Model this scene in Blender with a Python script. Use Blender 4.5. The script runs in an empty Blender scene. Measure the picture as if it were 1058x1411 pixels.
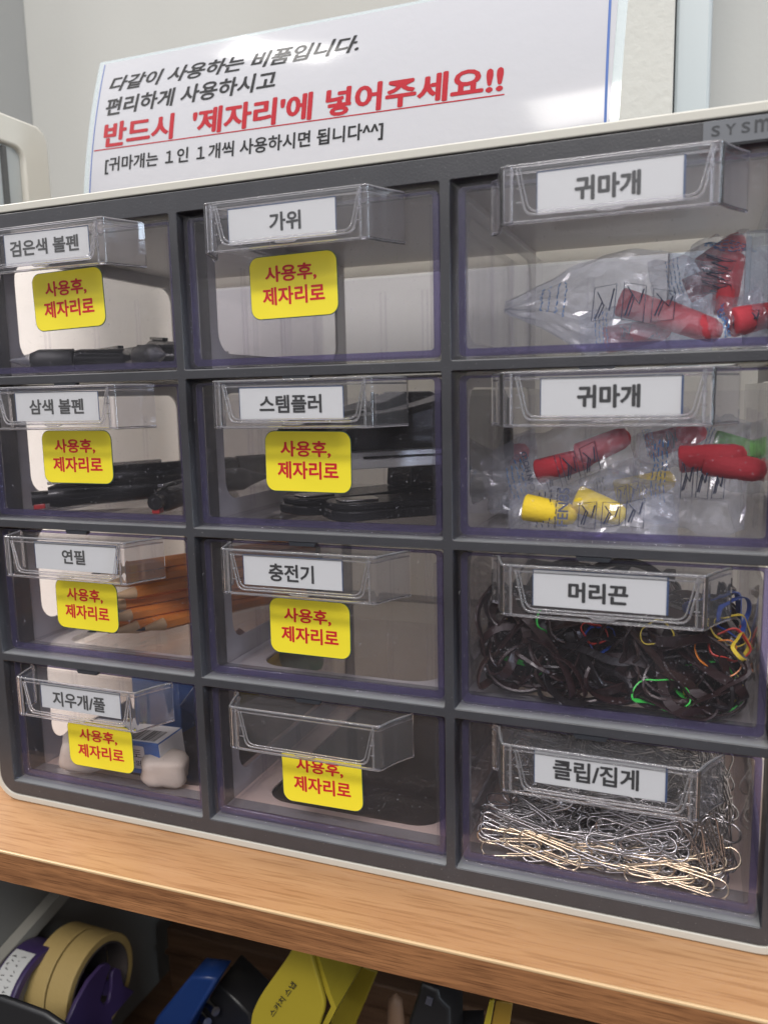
import bpy, bmesh, math, random
from mathutils import Vector, Matrix, noise
random.seed(7)
C = bpy.context.scene.collection
scene = bpy.context.scene
# ------------------------------------------------------------------ camera
CAM = Vector((0.32843329, -0.30019372, -0.07800489))
RM = [Vector((0.93254975, 0.36042992, -0.02100562)), Vector((0.0324928, -0.14172944, -0.98937202)), Vector((-0.35957639, 0.92195609, -0.14388113))]
FPX = 1111.42
cam_data = bpy.data.cameras.new('camera'); cam = bpy.data.objects.new('camera', cam_data); C.objects.link(cam)
cam_data.sensor_fit = 'HORIZONTAL'; cam_data.sensor_width = 36; cam_data.lens = FPX / 1058 * 36
cam_data.clip_start = 0.01; cam_data.clip_end = 50
mw = Matrix((RM[0], -RM[1], -RM[2])).transposed().to_4x4(); mw.translation = CAM
cam.matrix_world = mw
cam_data.dof.use_dof = True; cam_data.dof.focus_distance = 0.36; cam_data.dof.aperture_fstop = 16
cam_data.lens = FPX / 1058 * 36
scene.camera = cam
# ------------------------------------------------------------------ world and lamps (an indoor room)
w = bpy.data.worlds.new('World'); scene.world = w; w.use_nodes = True
nt_ = w.node_tree; bg = nt_.nodes['Background']; bg.inputs[1].default_value = 0.95
# the room around: pale ceiling and walls, darker floor and furniture below
tcw = nt_.nodes.new('ShaderNodeTexCoord'); sep = nt_.nodes.new('ShaderNodeSeparateXYZ'); nt_.links.new(tcw.outputs['Generated'], sep.inputs[0])
mr = nt_.nodes.new('ShaderNodeMapRange'); mr.inputs['From Min'].default_value = -0.7; mr.inputs['From Max'].default_value = 0.7; nt_.links.new(sep.outputs['Z'], mr.inputs['Value'])
rmp = nt_.nodes.new('ShaderNodeValToRGB'); rmp.color_ramp.elements[0].color = (0.07, 0.055, 0.045, 1); rmp.color_ramp.elements[1].color = (1.25, 1.25, 1.26, 1)
e_ = rmp.color_ramp.elements.new(0.46); e_.color = (0.15, 0.14, 0.135, 1); e_ = rmp.color_ramp.elements.new(0.60); e_.color = (0.30, 0.30, 0.31, 1); e_ = rmp.color_ramp.elements.new(0.74); e_.color = (1.10, 1.10, 1.12, 1)
nt_.links.new(mr.outputs[0], rmp.inputs[0]); nt_.links.new(rmp.outputs[0], bg.inputs[0])
def lamp(name, loc, target, sx, sy, power, col):
    d = bpy.data.lights.new(name, 'AREA'); d.shape = 'RECTANGLE'; d.size = sx; d.size_y = sy; d.energy = power; d.color = col
    o = bpy.data.objects.new(name, d); C.objects.link(o); o.location = loc
    o.rotation_euler = (Vector(target) - Vector(loc)).to_track_quat('-Z', 'Y').to_euler()
    return o
lamp('ceiling_and_fill_lamp', (-0.72, -0.80, 1.62), (0.15, 0.0, -0.1), 0.35, 0.12, 4.5, (1.0, 0.97, 0.92))
lamp('ceiling_and_fill_lamp', (0.55, -1.75, 1.42), (0.2, 0.0, -0.12), 1.5, 0.3, 34, (1.0, 0.96, 0.90))  # unseen frontal fill, set low and forward to brighten the drawer interiors
lamp('ceiling_and_fill_lamp', (0.10, 0.16, 1.75), (0.15, 0.16, 0.0), 1.3, 0.6, 20, (1.0, 0.97, 0.93))
lamp('ceiling_and_fill_lamp', (-1.35, 0.05, 0.95), (-0.02, 0.08, -0.1), 0.9, 0.3, 26, (1.0, 0.96, 0.90))  # fill lamp added at the left to light the shell side
lamp('window_light', (1.9, -0.55, 0.25), (0.3, 0.0, -0.15), 0.25, 0.9, 9, (0.72, 0.86, 1.0))
scene.view_settings.view_transform = 'Standard'; scene.view_settings.look = 'None'
scene.view_settings.exposure = 0.28; scene.view_settings.gamma = 1
cy = scene.cycles
cy.max_bounces = 14; cy.diffuse_bounces = 4; cy.glossy_bounces = 5; cy.transmission_bounces = 10; cy.transparent_max_bounces = 40
cy.caustics_reflective = False; cy.caustics_refractive = False; cy.sample_clamp_indirect = 4; cy.blur_glossy = 0.3
cy.use_denoising = True
# ------------------------------------------------------------------ helpers
def at(u, v, Y=None, X=None, Z=None):
    d = RM[0] * ((u - 529) / FPX) + RM[1] * ((v - 705.5) / FPX) + RM[2]
    if Y is not None: t = (Y - CAM.y) / d.y
    elif X is not None: t = (X - CAM.x) / d.x
    else: t = (Z - CAM.z) / d.z
    return CAM + d * t
def tag(o, label=None, cat=None, group=None, kind=None):
    if label: o['label'] = label
    if cat: o['category'] = cat
    if group: o['group'] = group
    if kind: o['kind'] = kind
    return o
def thing(name, loc, label, cat, group=None, rot=(0, 0, 0)):
    o = bpy.data.objects.new(name, None); o.empty_display_size = 0.01; C.objects.link(o)
    o.location = loc; o.rotation_euler = rot
    return tag(o, label, cat, group)
def link(name, me, mats, parent=None, smooth=False):
    if not isinstance(mats, (list, tuple)): mats = [mats]
    if not me.materials:
        for m in mats: me.materials.append(m)
    if smooth:
        for p in me.polygons: p.use_smooth = True
    o = bpy.data.objects.new(name, me); C.objects.link(o)
    if parent: o.parent = parent
    return o
class MB:
    def __init__(s): s.v = []; s.f = []; s.m = []; s.s = []
    def add(s, vs, fs, mi=0, sm=False):
        b = len(s.v); s.v += [tuple(v) for v in vs]; s.f += [tuple(b + i for i in f) for f in fs]; s.m += [mi] * len(fs); s.s += [sm] * len(fs)
    def box(s, x0, x1, y0, y1, z0, z1, mi=0):
        s.add([(x0,y0,z0),(x1,y0,z0),(x1,y1,z0),(x0,y1,z0),(x0,y0,z1),(x1,y0,z1),(x1,y1,z1),(x0,y1,z1)],
              [(0,3,2,1),(4,5,6,7),(0,1,5,4),(1,2,6,5),(2,3,7,6),(3,0,4,7)], mi)
    def tube(s, pts, r, n=8, mi=0, closed=False, sx=1.0, sm=True, caps=True, up=None):
        pts = [Vector(p) for p in pts]; N = len(pts); rings = []
        rr = r if isinstance(r, (list, tuple)) else [r] * N
        up0 = Vector(up) if up else None; prev = None
        for i, p in enumerate(pts):
            a = pts[(i - 1) % N] if closed or i > 0 else p; b = pts[(i + 1) % N] if closed or i < N - 1 else p
            t = (b - a)
            if t.length < 1e-9: t = Vector((0, 0, 1))
            t.normalize()
            if up0 is not None: u = up0 - t * up0.dot(t)
            elif prev is None: u = Vector((0, 0, 1)) if abs(t.z) < .9 else Vector((1, 0, 0)); u = u - t * u.dot(t)
            else: u = prev - t * prev.dot(t)
            if u.length < 1e-6: u = Vector((1, 0.1, 0)) - t * t.x
            u.normalize(); prev = u; w_ = t.cross(u)
            rings.append([p + (u * math.cos(q) * sx + w_ * math.sin(q)) * rr[i] for q in [2 * math.pi * k / n for k in range(n)]])
        vs = [v for ring in rings for v in ring]; fs = []
        for i in range(N if closed else N - 1):
            j = (i + 1) % N
            for k in range(n):
                k2 = (k + 1) % n; fs.append((i*n+k, i*n+k2, j*n+k2, j*n+k))
        s.add(vs, fs, mi, sm)
        if not closed and caps:
            b = len(s.v) - len(vs)
            s.f.append(tuple(b + k for k in range(n))[::-1]); s.m.append(mi); s.s.append(False)
            s.f.append(tuple(b + (N-1)*n + k for k in range(n))); s.m.append(mi); s.s.append(False)
    def prism(s, poly, a0, a1, axis='y', mi=0, sm=False):   # poly in the two other axes
        n = len(poly); f = {'y': lambda p, a: (p[0], a, p[1]), 'x': lambda p, a: (a, p[0], p[1]), 'z': lambda p, a: (p[0], p[1], a)}[axis]
        vs = [f(p, a0) for p in poly] + [f(p, a1) for p in poly]
        s.add(vs, [tuple(range(n))[::-1], tuple(range(n, 2*n))], mi)
        b = len(s.v) - 2*n
        for i in range(n):
            j = (i+1) % n; s.f.append((b+i, b+j, b+n+j, b+n+i)); s.m.append(mi); s.s.append(sm)
    def mesh(s, name='mesh'):
        me = bpy.data.meshes.new(name); me.from_pydata(s.v, [], s.f); me.update()
        me.polygons.foreach_set('material_index', s.m); me.polygons.foreach_set('use_smooth', s.s)
        bm = bmesh.new(); bm.from_mesh(me); bmesh.ops.recalc_face_normals(bm, faces=bm.faces); bm.to_mesh(me); bm.free()
        if any(s.s): me.set_sharp_from_angle(angle=1.2)
        return me
    def build(s, name, mats, parent=None, bevel=0, seg=2):
        me = s.mesh(name); o = link(name, me, mats, parent)
        if bevel:
            md = o.modifiers.new('bevel', 'BEVEL'); md.width = bevel; md.segments = seg; md.limit_method = 'ANGLE'; md.angle_limit = 0.7
        return o
def rr(x0, x1, z0, z1, r, n=6):
    if not isinstance(r, (list, tuple)): r = [r] * 4
    P = []
    for (cx, cz, a, q) in ((x1-r[0], z1-r[0], 0, r[0]), (x0+r[1], z1-r[1], 90, r[1]), (x0+r[2], z0+r[2], 180, r[2]), (x1-r[3], z0+r[3], 270, r[3])):
        for k in range(n + 1):
            t = math.radians(a + 90 * k / n); P.append((cx + q * math.cos(t), cz + q * math.sin(t)))
    return P
DG = None
def curve_mesh(cu):
    ob = bpy.data.objects.new('tmp', cu); C.objects.link(ob)
    bpy.context.view_layer.update()
    dg = bpy.context.evaluated_depsgraph_get(); me = bpy.data.meshes.new_from_object(ob.evaluated_get(dg))
    bpy.data.objects.remove(ob); bpy.data.curves.remove(cu); me.materials.clear()
    return me
def plate(outer, holes, a0, a1, axis='y', bevel=0.0, res=1):
    """a flat plate with holes; outer/holes in (x,z) for axis y, (y,z) for axis x, (x,y) for axis z; from a0 to a1"""
    cu = bpy.data.curves.new('p', 'CURVE'); cu.dimensions = '2D'; cu.fill_mode = 'BOTH'
    for poly in [outer] + holes:
        sp = cu.splines.new('POLY'); sp.points.add(len(poly) - 1); sp.use_cyclic_u = True
        for i, p in enumerate(poly): sp.points[i].co = (p[0] * 100, p[1] * 100, 0, 1)
    cu.extrude = abs(a1 - a0) * 50 - bevel * 100; cu.bevel_depth = bevel * 100; cu.bevel_resolution = res; cu.offset = -bevel * 100
    me = curve_mesh(cu); mid = (a0 + a1) / 2
    for v in me.vertices:
        x, y, z = v.co / 100
        v.co = {'y': (x, mid + z, y), 'x': (mid + z, x, y), 'z': (x, y, mid + z)}[axis]
    bm = bmesh.new(); bm.from_mesh(me); bmesh.ops.remove_doubles(bm, verts=bm.verts, dist=1e-7)
    bmesh.ops.recalc_face_normals(bm, faces=bm.faces); bm.to_mesh(me); bm.free()
    return me
def text_mesh(body, w_, h_=None, bold=0.02, depth=0.00001, shear=0.0, bend=None):
    """lettering lying in x-z, facing -y, centred on the origin, scaled to width w_ (and height h_)"""
    cu = bpy.data.curves.new('t', 'FONT'); cu.body = body; cu.size = 1; extra = max(0.0, bold - 0.012); cu.offset = min(bold, 0.012); cu.shear = shear
    cu.resolution_u = 3; cu.align_x = 'LEFT'
    me = curve_mesh(cu)
    xs = [v.co.x for v in me.vertices]; ys = [v.co.y for v in me.vertices]
    if not xs: return me
    sx = w_ / (max(xs) - min(xs)); sy = h_ / (max(ys) - min(ys)) if h_ else sx
    cx = (max(xs) + min(xs)) / 2; cyy = (max(ys) + min(ys)) / 2
    bm = bmesh.new(); bm.from_mesh(me)
    for v in bm.verts: v.co = Vector(((v.co.x - cx) * sx, 0, (v.co.y - cyy) * sy))
    bmesh.ops.recalc_face_normals(bm, faces=bm.faces)
    r = bmesh.ops.extrude_face_region(bm, geom=list(bm.faces))
    for g in r['geom']:
        if isinstance(g, bmesh.types.BMVert): g.co.y -= depth
    bmesh.ops.recalc_face_normals(bm, faces=bm.faces)
    bm.to_mesh(me)
    if extra > 0.001:      # heavier strokes: the same strokes again, shifted a little
        e = extra
        for k, (dx, dz) in enumerate(((e, 0), (-e, 0), (0, e*.8), (0, -e*.8))):
            t = me.copy() if k == 0 else base_.copy()
            if k == 0: base_ = t.copy()
            t.transform(Matrix.Translation((dx*sx, -0.000003*(k+1), dz*sy))); bm.from_mesh(t); bpy.data.meshes.remove(t)
        bm.to_mesh(me)
    bm.free()
    for p_ in me.polygons: p_.use_smooth = False
    return me
# ------------------------------------------------------------------ materials
def mat(name, col, rough=0.5, metal=0.0, bump=0.0, bscale=300, var=0.0, vscale=40, coat=0.0, spec=0.5, coat_rough=0.05, speck=0.0):
    m = bpy.data.materials.new(name); m.use_nodes = True; nt = m.node_tree; b = nt.nodes['Principled BSDF']
    b.inputs['Base Color'].default_value = (*col, 1); b.inputs['Roughness'].default_value = rough; b.inputs['Metallic'].default_value = metal
    b.inputs['Coat Weight'].default_value = coat; b.inputs['Coat Roughness'].default_value = coat_rough; b.inputs['Specular IOR Level'].default_value = spec
    tc = nt.nodes.new('ShaderNodeTexCoord')
    if var:
        n = nt.nodes.new('ShaderNodeTexNoise'); n.inputs['Scale'].default_value = vscale; n.inputs['Detail'].default_value = 5
        nt.links.new(tc.outputs['Object'], n.inputs['Vector'])
        mx = nt.nodes.new('ShaderNodeMix'); mx.data_type = 'RGBA'
        mx.inputs['A'].default_value = (*[c * (1 - var) for c in col], 1); mx.inputs['B'].default_value = (*[min(1, c * (1 + var)) for c in col], 1)
        nt.links.new(n.outputs['Fac'], mx.inputs['Factor']); nt.links.new(mx.outputs['Result'], b.inputs['Base Color'])
    if speck and var:
        n = nt.nodes.new('ShaderNodeTexNoise'); n.inputs['Scale'].default_value = 1300; n.inputs['Detail'].default_value = 1; nt.links.new(tc.outputs['Object'], n.inputs['Vector'])
        n3 = nt.nodes.new('ShaderNodeTexNoise'); n3.inputs['Scale'].default_value = 28; n3.inputs['Detail'].default_value = 3; nt.links.new(tc.outputs['Object'], n3.inputs['Vector'])
        a1 = nt.nodes.new('ShaderNodeMath'); a1.operation = 'MULTIPLY_ADD'; a1.inputs[1].default_value = 0.22; nt.links.new(n3.outputs['Fac'], a1.inputs[0]); nt.links.new(n.outputs['Fac'], a1.inputs[2])
        g1 = nt.nodes.new('ShaderNodeMath'); g1.operation = 'GREATER_THAN'; g1.inputs[1].default_value = 0.86; nt.links.new(a1.outputs[0], g1.inputs[0])
        m3 = nt.nodes.new('ShaderNodeMix'); m3.data_type = 'RGBA'; m3.inputs['B'].default_value = (speck, speck, speck, 1)
        nt.links.new(g1.outputs[0], m3.inputs['Factor']); nt.links.new(mx.outputs['Result'], m3.inputs['A']); nt.links.new(m3.outputs['Result'], b.inputs['Base Color'])
        rg = nt.nodes.new('ShaderNodeMapRange'); rg.inputs['To Min'].default_value = rough*0.75; rg.inputs['To Max'].default_value = rough*1.5; nt.links.new(n3.outputs['Fac'], rg.inputs['Value']); nt.links.new(rg.outputs[0], b.inputs['Roughness'])
    if bump:
        n = nt.nodes.new('ShaderNodeTexNoise'); n.inputs['Scale'].default_value = bscale; n.inputs['Detail'].default_value = 4
        nt.links.new(tc.outputs['Object'], n.inputs['Vector'])
        bp = nt.nodes.new('ShaderNodeBump'); bp.inputs['Strength'].default_value = bump; bp.inputs['Distance'].default_value = 0.0005
        nt.links.new(n.outputs['Fac'], bp.inputs['Height']); nt.links.new(bp.outputs['Normal'], b.inputs['Normal'])
    return m
def clear(name, tint, haze=0.04, haze_col=(0.75, 0.75, 0.85), rough=0.03, gloss=1.0, bump=0.0, bscale=60, specks=0.0, base=0.04):
    m = bpy.data.materials.new(name); m.use_nodes = True; nt = m.node_tree; nt.nodes.clear(); N = nt.nodes.new; L = nt.links.new
    out = N('ShaderNodeOutputMaterial'); tr = N('ShaderNodeBsdfTransparent'); tr.inputs[0].default_value = (*tint, 1)
    df = N('ShaderNodeBsdfDiffuse'); df.inputs[0].default_value = (*haze_col, 1)
    gl = N('ShaderNodeBsdfGlossy'); gl.inputs['Roughness'].default_value = rough
    geo = N('ShaderNodeNewGeometry'); dot = N('ShaderNodeVectorMath'); dot.operation = 'DOT_PRODUCT'
    L(geo.outputs['Incoming'], dot.inputs[0]); L(geo.outputs['Normal'], dot.inputs[1])
    def M(op, a, b=None):
        n = N('ShaderNodeMath'); n.operation = op; n.use_clamp = False
        for i, x in enumerate((a, b)):
            if x is None: continue
            if isinstance(x, (int, float)): n.inputs[i].default_value = x
            else: L(x, n.inputs[i])
        return n.outputs[0]
    f = M('POWER', M('SUBTRACT', 1.0, M('ABSOLUTE', dot.outputs['Value'])), 5.0)
    f = M('MULTIPLY', M('ADD', M('MULTIPLY', f, 0.9), base), gloss)
    m1 = N('ShaderNodeMixShader'); m1.inputs[0].default_value = haze; L(tr.outputs[0], m1.inputs[1]); L(df.outputs[0], m1.inputs[2])
    tc = N('ShaderNodeTexCoord')
    if specks:
        n1 = N('ShaderNodeTexNoise'); n1.inputs['Scale'].default_value = 900; n1.inputs['Detail'].default_value = 1; L(tc.outputs['Object'], n1.inputs['Vector'])
        n2 = N('ShaderNodeTexNoise'); n2.inputs['Scale'].default_value = 25; n2.inputs['Detail'].default_value = 3; L(tc.outputs['Object'], n2.inputs['Vector'])
        s1 = M('MULTIPLY', M('GREATER_THAN', n1.outputs['Fac'], 0.76), specks)
        s2 = M('MULTIPLY', M('POWER', n2.outputs['Fac'], 3.0), haze * 5)
        L(M('ADD', M('ADD', s1, s2), haze * 0.6), m1.inputs[0])
    if bump:
        n = N('ShaderNodeTexNoise'); n.inputs['Scale'].default_value = bscale; n.inputs['Detail'].default_value = 2; L(tc.outputs['Object'], n.inputs['Vector'])
        bp = N('ShaderNodeBump'); bp.inputs['Strength'].default_value = bump; bp.inputs['Distance'].default_value = 0.001
        L(n.outputs['Fac'], bp.inputs['Height']); L(bp.outputs['Normal'], gl.inputs['Normal'])
    m2 = N('ShaderNodeMixShader'); L(f, m2.inputs[0]); L(m1.outputs[0], m2.inputs[1]); L(gl.outputs[0], m2.inputs[2]); L(m2.outputs[0], out.inputs[0])
    return m
def glass(name, col, rough=0.02, ior=1.49):
    m = bpy.data.materials.new(name); m.use_nodes = True; nt = m.node_tree; nt.nodes.clear()
    o = nt.nodes.new('ShaderNodeOutputMaterial'); g = nt.nodes.new('ShaderNodeBsdfGlass'); g.inputs['Color'].default_value = (*col, 1)
    g.inputs['Roughness'].default_value = rough; g.inputs['IOR'].default_value = ior; nt.links.new(g.outputs[0], o.inputs[0])
    return m
def wood(name, c1, c2, scale=(3, 60, 60), rough=0.4, bump=0.15, streak=0.5, coat=0.0):
    m = bpy.data.materials.new(name); m.use_nodes = True; nt = m.node_tree; b = nt.nodes['Principled BSDF']; N = nt.nodes.new; L = nt.links.new
    b.inputs['Roughness'].default_value = rough; b.inputs['Coat Weight'].default_value = coat; b.inputs['Coat Roughness'].default_value = 0.25
    tc = N('ShaderNodeTexCoord'); mp = N('ShaderNodeMapping'); mp.inputs['Scale'].default_value = scale; L(tc.outputs['Object'], mp.inputs['Vector'])
    n1 = N('ShaderNodeTexNoise'); n1.inputs['Scale'].default_value = 3; n1.inputs['Detail'].default_value = 8; n1.inputs['Roughness'].default_value = 0.65; n1.inputs['Distortion'].default_value = 0.4
    L(mp.outputs[0], n1.inputs['Vector'])
    mp2 = N('ShaderNodeMapping'); mp2.inputs['Scale'].default_value = (scale[0] * 6, scale[1] * 9, scale[2] * 9); L(tc.outputs['Object'], mp2.inputs['Vector'])
    n2 = N('ShaderNodeTexNoise'); n2.inputs['Scale'].default_value = 2; n2.inputs['Detail'].default_value = 3; L(mp2.outputs[0], n2.inputs['Vector'])
    rp = N('ShaderNodeValToRGB'); rp.color_ramp.elements[0].position = 0.34; rp.color_ramp.elements[1].position = 0.66
    rp.color_ramp.elements[0].color = (*c2, 1); rp.color_ramp.elements[1].color = (*c1, 1); L(n1.outputs['Fac'], rp.inputs[0])
    r2 = N('ShaderNodeValToRGB'); r2.color_ramp.elements[0].position = 0.36; r2.color_ramp.elements[1].position = 0.5
    r2.color_ramp.elements[0].color = (streak, streak * 0.9, streak * 0.8, 1); r2.color_ramp.elements[1].color = (1, 1, 1, 1); L(n2.outputs['Fac'], r2.inputs[0])
    mx = N('ShaderNodeMix'); mx.data_type = 'RGBA'; mx.blend_type = 'MULTIPLY'; mx.inputs['Factor'].default_value = 0.75
    L(rp.outputs[0], mx.inputs['A']); L(r2.outputs[0], mx.inputs['B']); L(mx.outputs['Result'], b.inputs['Base Color'])
    bp = N('ShaderNodeBump'); bp.inputs['Strength'].default_value = bump; bp.inputs['Distance'].default_value = 0.0004; L(n2.outputs['Fac'], bp.inputs['Height']); L(bp.outputs[0], b.inputs['Normal'])
    return m
M_grey = mat('grey_plastic', (0.037, 0.037, 0.043), 0.30, bump=0.14, bscale=1100, var=0.16, vscale=140, speck=0.16)
M_sill = mat('sill_highlight_grey', (0.20, 0.205, 0.215), 0.25, var=0.35, vscale=30)  # lamp reflection on the sills put into a lighter grey
M_greyin = mat('grey_inner_plastic', (0.42, 0.405, 0.41), 0.4, bump=0.08, bscale=700)
M_floor = mat('drawer_floor_plastic', (0.55, 0.53, 0.52), 0.35)
M_floor4 = mat('lower_floor_plastic', (0.70, 0.56, 0.48), 0.4)
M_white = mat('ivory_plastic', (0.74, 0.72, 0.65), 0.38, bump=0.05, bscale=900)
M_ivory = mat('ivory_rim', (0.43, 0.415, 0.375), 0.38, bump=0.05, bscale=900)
def translucent(m, col, f):
    nt = m.node_tree; b = nt.nodes['Principled BSDF']; o = nt.nodes['Material Output']; t = nt.nodes.new('ShaderNodeBsdfTranslucent'); t.inputs[0].default_value = (*col, 1)
    x = nt.nodes.new('ShaderNodeMixShader'); x.inputs[0].default_value = f; nt.links.new(b.outputs[0], x.inputs[1]); nt.links.new(t.outputs[0], x.inputs[2]); nt.links.new(x.outputs[0], o.inputs[0])
translucent(M_white, (0.98, 0.965, 0.92), 0.85)
M_badge = mat('badge_grey', (0.115, 0.12, 0.135), 0.3)
M_dark = mat('dark_lettering', (0.018, 0.02, 0.026), 0.4)
M_panel = clear('clear_panel', (0.968, 0.960, 0.985), haze=0.006, rough=0.015, bump=0.05, bscale=30, specks=0.20, base=0.024)
M_side = clear('clear_side', (0.975, 0.97, 0.982), haze=0.004, rough=0.05, base=0.024)
M_rim = clear('lavender_edge_reflection', (0.56, 0.53, 0.70), haze=0.07, haze_col=(0.24, 0.21, 0.46), rough=0.08, base=0.06)  # lavender colour stands in for internal reflections along the panel border
M_handle = clear('clear_handle', (0.98, 0.98, 0.985), haze=0.012, haze_col=(0.85, 0.85, 0.92), rough=0.04, bump=0.10, bscale=35, base=0.040, gloss=0.9)
M_edge = glass('handle_edge', (0.95, 0.94, 0.97), 0.06)
M_moulded = glass('moulded_clear', (0.97, 0.965, 0.985), 0.03)
def add_diffuse(m, f, col):
    nt = m.node_tree; o = [n for n in nt.nodes if n.type == 'OUTPUT_MATERIAL'][0]; src = o.inputs[0].links[0].from_socket; d = nt.nodes.new('ShaderNodeBsdfDiffuse'); d.inputs[0].default_value = (*col, 1)
    x = nt.nodes.new('ShaderNodeMixShader'); x.inputs[0].default_value = f; nt.links.new(src, x.inputs[1]); nt.links.new(d.outputs[0], x.inputs[2]); nt.links.new(x.outputs[0], o.inputs[0])
add_diffuse(M_edge, 0.10, (0.9, 0.9, 0.93)); add_diffuse(M_moulded, 0.03, (0.9, 0.9, 0.95))
M_card = mat('card_paper', (0.555, 0.555, 0.575), 0.6, var=0.02, coat=0.25, coat_rough=0.2)
M_navy = mat('navy_edge', (0.02, 0.05, 0.14), 0.5)
M_ink = mat('black_ink', (0.016, 0.016, 0.018), 0.45)
M_greyink = mat('grey_ink', (0.05, 0.05, 0.05), 0.5)
M_yellow = mat('yellow_sticker', (0.74, 0.62, 0.03), 0.32, bump=0.03, bscale=250, var=0.02, coat=0.3, coat_rough=0.15)
M_red = mat('red_ink', (0.48, 0.008, 0.02), 0.4)
M_teal = mat('teal_edge', (0.02, 0.07, 0.07), 0.5)
M_sign = mat('laminated_paper', (0.33, 0.33, 0.36), 0.6, bump=0.35, bscale=160, coat=0.32, coat_rough=0.09, spec=0.2)
M_signred = mat('sign_red', (0.27, 0.004, 0.012), 0.5, coat=0.12, spec=0.15)
M_signblack = mat('sign_black', (0.012, 0.012, 0.014), 0.5, coat=0.12, spec=0.15)
M_blue = mat('blue_line', (0.01, 0.06, 0.24), 0.5)
M_lam = clear('laminate_edge', (0.86, 0.90, 0.92), haze=0.18, haze_col=(0.8, 0.86, 0.9), rough=0.08)
M_top = wood('shelf_wood', (0.375, 0.208, 0.100), (0.325, 0.168, 0.076), (3.2, 42, 42), 0.38, 0.12, 0.72, coat=0.25)
M_front = wood('shelf_edge_wood', (0.29, 0.130, 0.053), (0.135, 0.054, 0.021), (5, 10, 110), 0.45, 0.3, 0.42)
M_lip = mat('shelf_lip', (0.48, 0.33, 0.185), 0.35, var=0.1, vscale=80)
M_wall = mat('painted_wall', (0.425, 0.425, 0.41), 0.8, bump=0.25, bscale=260, var=0.03, vscale=12)
M_wallw = mat('textured_wall', (0.42, 0.42, 0.40), 0.75, bump=0.9, bscale=190, var=0.02)
M_trim = mat('white_trim', (0.58, 0.56, 0.51), 0.4, var=0.02)
# ------------------------------------------------------------------ the setting: walls, shelf boards
P, CW, OW, OH = 0.06956, 0.12, 0.116, 0.06561   # row pitch, column pitch, opening width and height
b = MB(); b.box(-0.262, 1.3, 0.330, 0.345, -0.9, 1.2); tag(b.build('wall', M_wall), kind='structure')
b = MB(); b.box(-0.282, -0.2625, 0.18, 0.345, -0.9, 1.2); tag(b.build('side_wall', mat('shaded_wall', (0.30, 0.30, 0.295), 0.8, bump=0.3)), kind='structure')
b = MB(); b.box(0.185, 0.308, 0.235, 0.3295, -0.2855, 1.2); tag(b.build('wall_pillar', M_wallw), 'white textured wall pillar standing behind the notice and the drawer cabinet', 'pillar')
b = MB(); b.box(0.3085, 0.3285, 0.2395, 0.3295, -0.2855, 1.2); tag(b.build('corner_trim', mat('blue_white_trim', (0.35, 0.39, 0.41), 0.4), bevel=0.002), 'pale bluish vertical trim strip along the right edge of the white pillar', 'trim')
def arch_frame():
    root = thing('white_panel_frame', (-0.1, 0.163, -0.2855), 'cream frame with a rounded corner standing upright at the far left, behind the drawer cabinet', 'frame')
    me = plate([(p[0], p[1]) for p in rr(-0.085, 0.0, 0.0, 0.392, [0.011, 0.01, 0.004, 0.004])], [rr(-0.064, -0.0225, 0.03, 0.374, 0.008)], -0.006, 0.006, 'x', 0.0015)
    o = link('frame', me, M_trim, root)
    me = plate(rr(-0.0635, -0.023, 0.0305, 0.3735, 0.006), [], -0.003, 0.002, 'x')
    link('pane', me, mat('pane_grey', (0.42, 0.44, 0.44), 0.3), root)
    b = MB(); b.box(0.0022, 0.005, -0.0395, -0.0365, 0.0305, 0.372); b.build('seam_strip', mat('seam_dark', (0.08, 0.08, 0.08), 0.5), root)
arch_frame()
root = thing('wooden_shelf', (0, -0.04, -0.2980), 'light oak shelf board carrying the drawer cabinet, with a darker grained front edge', 'shelf')
b = MB(); b.box(-0.5, 1.0, 0.0012, 0.30, -0.0028, 0.0125); b.build('board', M_top, root)
b = MB(); b.box(-0.5, 1.0, 0.0, 0.0012, -0.0028, 0.0113); b.build('front_edge', M_front, root)
b = MB(); b.box(-0.5, 1.0, -0.0001, 0.0012, 0.0113, 0.0125); b.build('edge_band', M_lip, root, bevel=0.0003)
root.rotation_euler = (0, 0, math.radians(1.1))
# ------------------------------------------------------------------ the cabinet
XL, XR, ZT, ZB = -0.0091, 0.3651, 0.0086, -0.2812
cab = thing('drawer_cabinet', (0.178, 0.0, -0.2850), 'dark grey desktop cabinet in an ivory shell with twelve clear drawers in three columns', 'cabinet')
IV = Matrix.Translation(-Vector(cab.location))
def cpart(name, me, m, parent=cab, smooth=False):
    me.transform(IV); return link(name, me, m, parent, smooth)
holes = [rr(c*CW, c*CW+OW, -r*P-OH, -r*P, 0.0009, 3) for c in range(3) for r in range(4)]
fr = cpart('front_grid', plate(rr(XL, XR, ZB, ZT, 0.010, 8), holes, 0.0, 0.022, 'y', 0.00035, 1), M_grey)
rec = [rr(XL-0.0006, XR+0.0006, ZB-0.0006, ZT+0.0006, 0.0106, 8)]
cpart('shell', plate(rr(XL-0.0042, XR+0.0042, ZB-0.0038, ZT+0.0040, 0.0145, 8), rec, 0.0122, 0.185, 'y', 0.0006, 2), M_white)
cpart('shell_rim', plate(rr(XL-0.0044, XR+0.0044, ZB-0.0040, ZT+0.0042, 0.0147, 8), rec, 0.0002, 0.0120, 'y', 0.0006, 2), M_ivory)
bh = [rr(0.004, 2*CW+OW-0.004, -OH-0.0010, -0.005, 0.006)]
cpart('back_panel', plate(rr(XL-0.0003, XR+0.0003, ZB-0.0003, ZT+0.0003, 0.0106, 8), bh, 0.178, 0.1805, 'y'), M_white)
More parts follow.
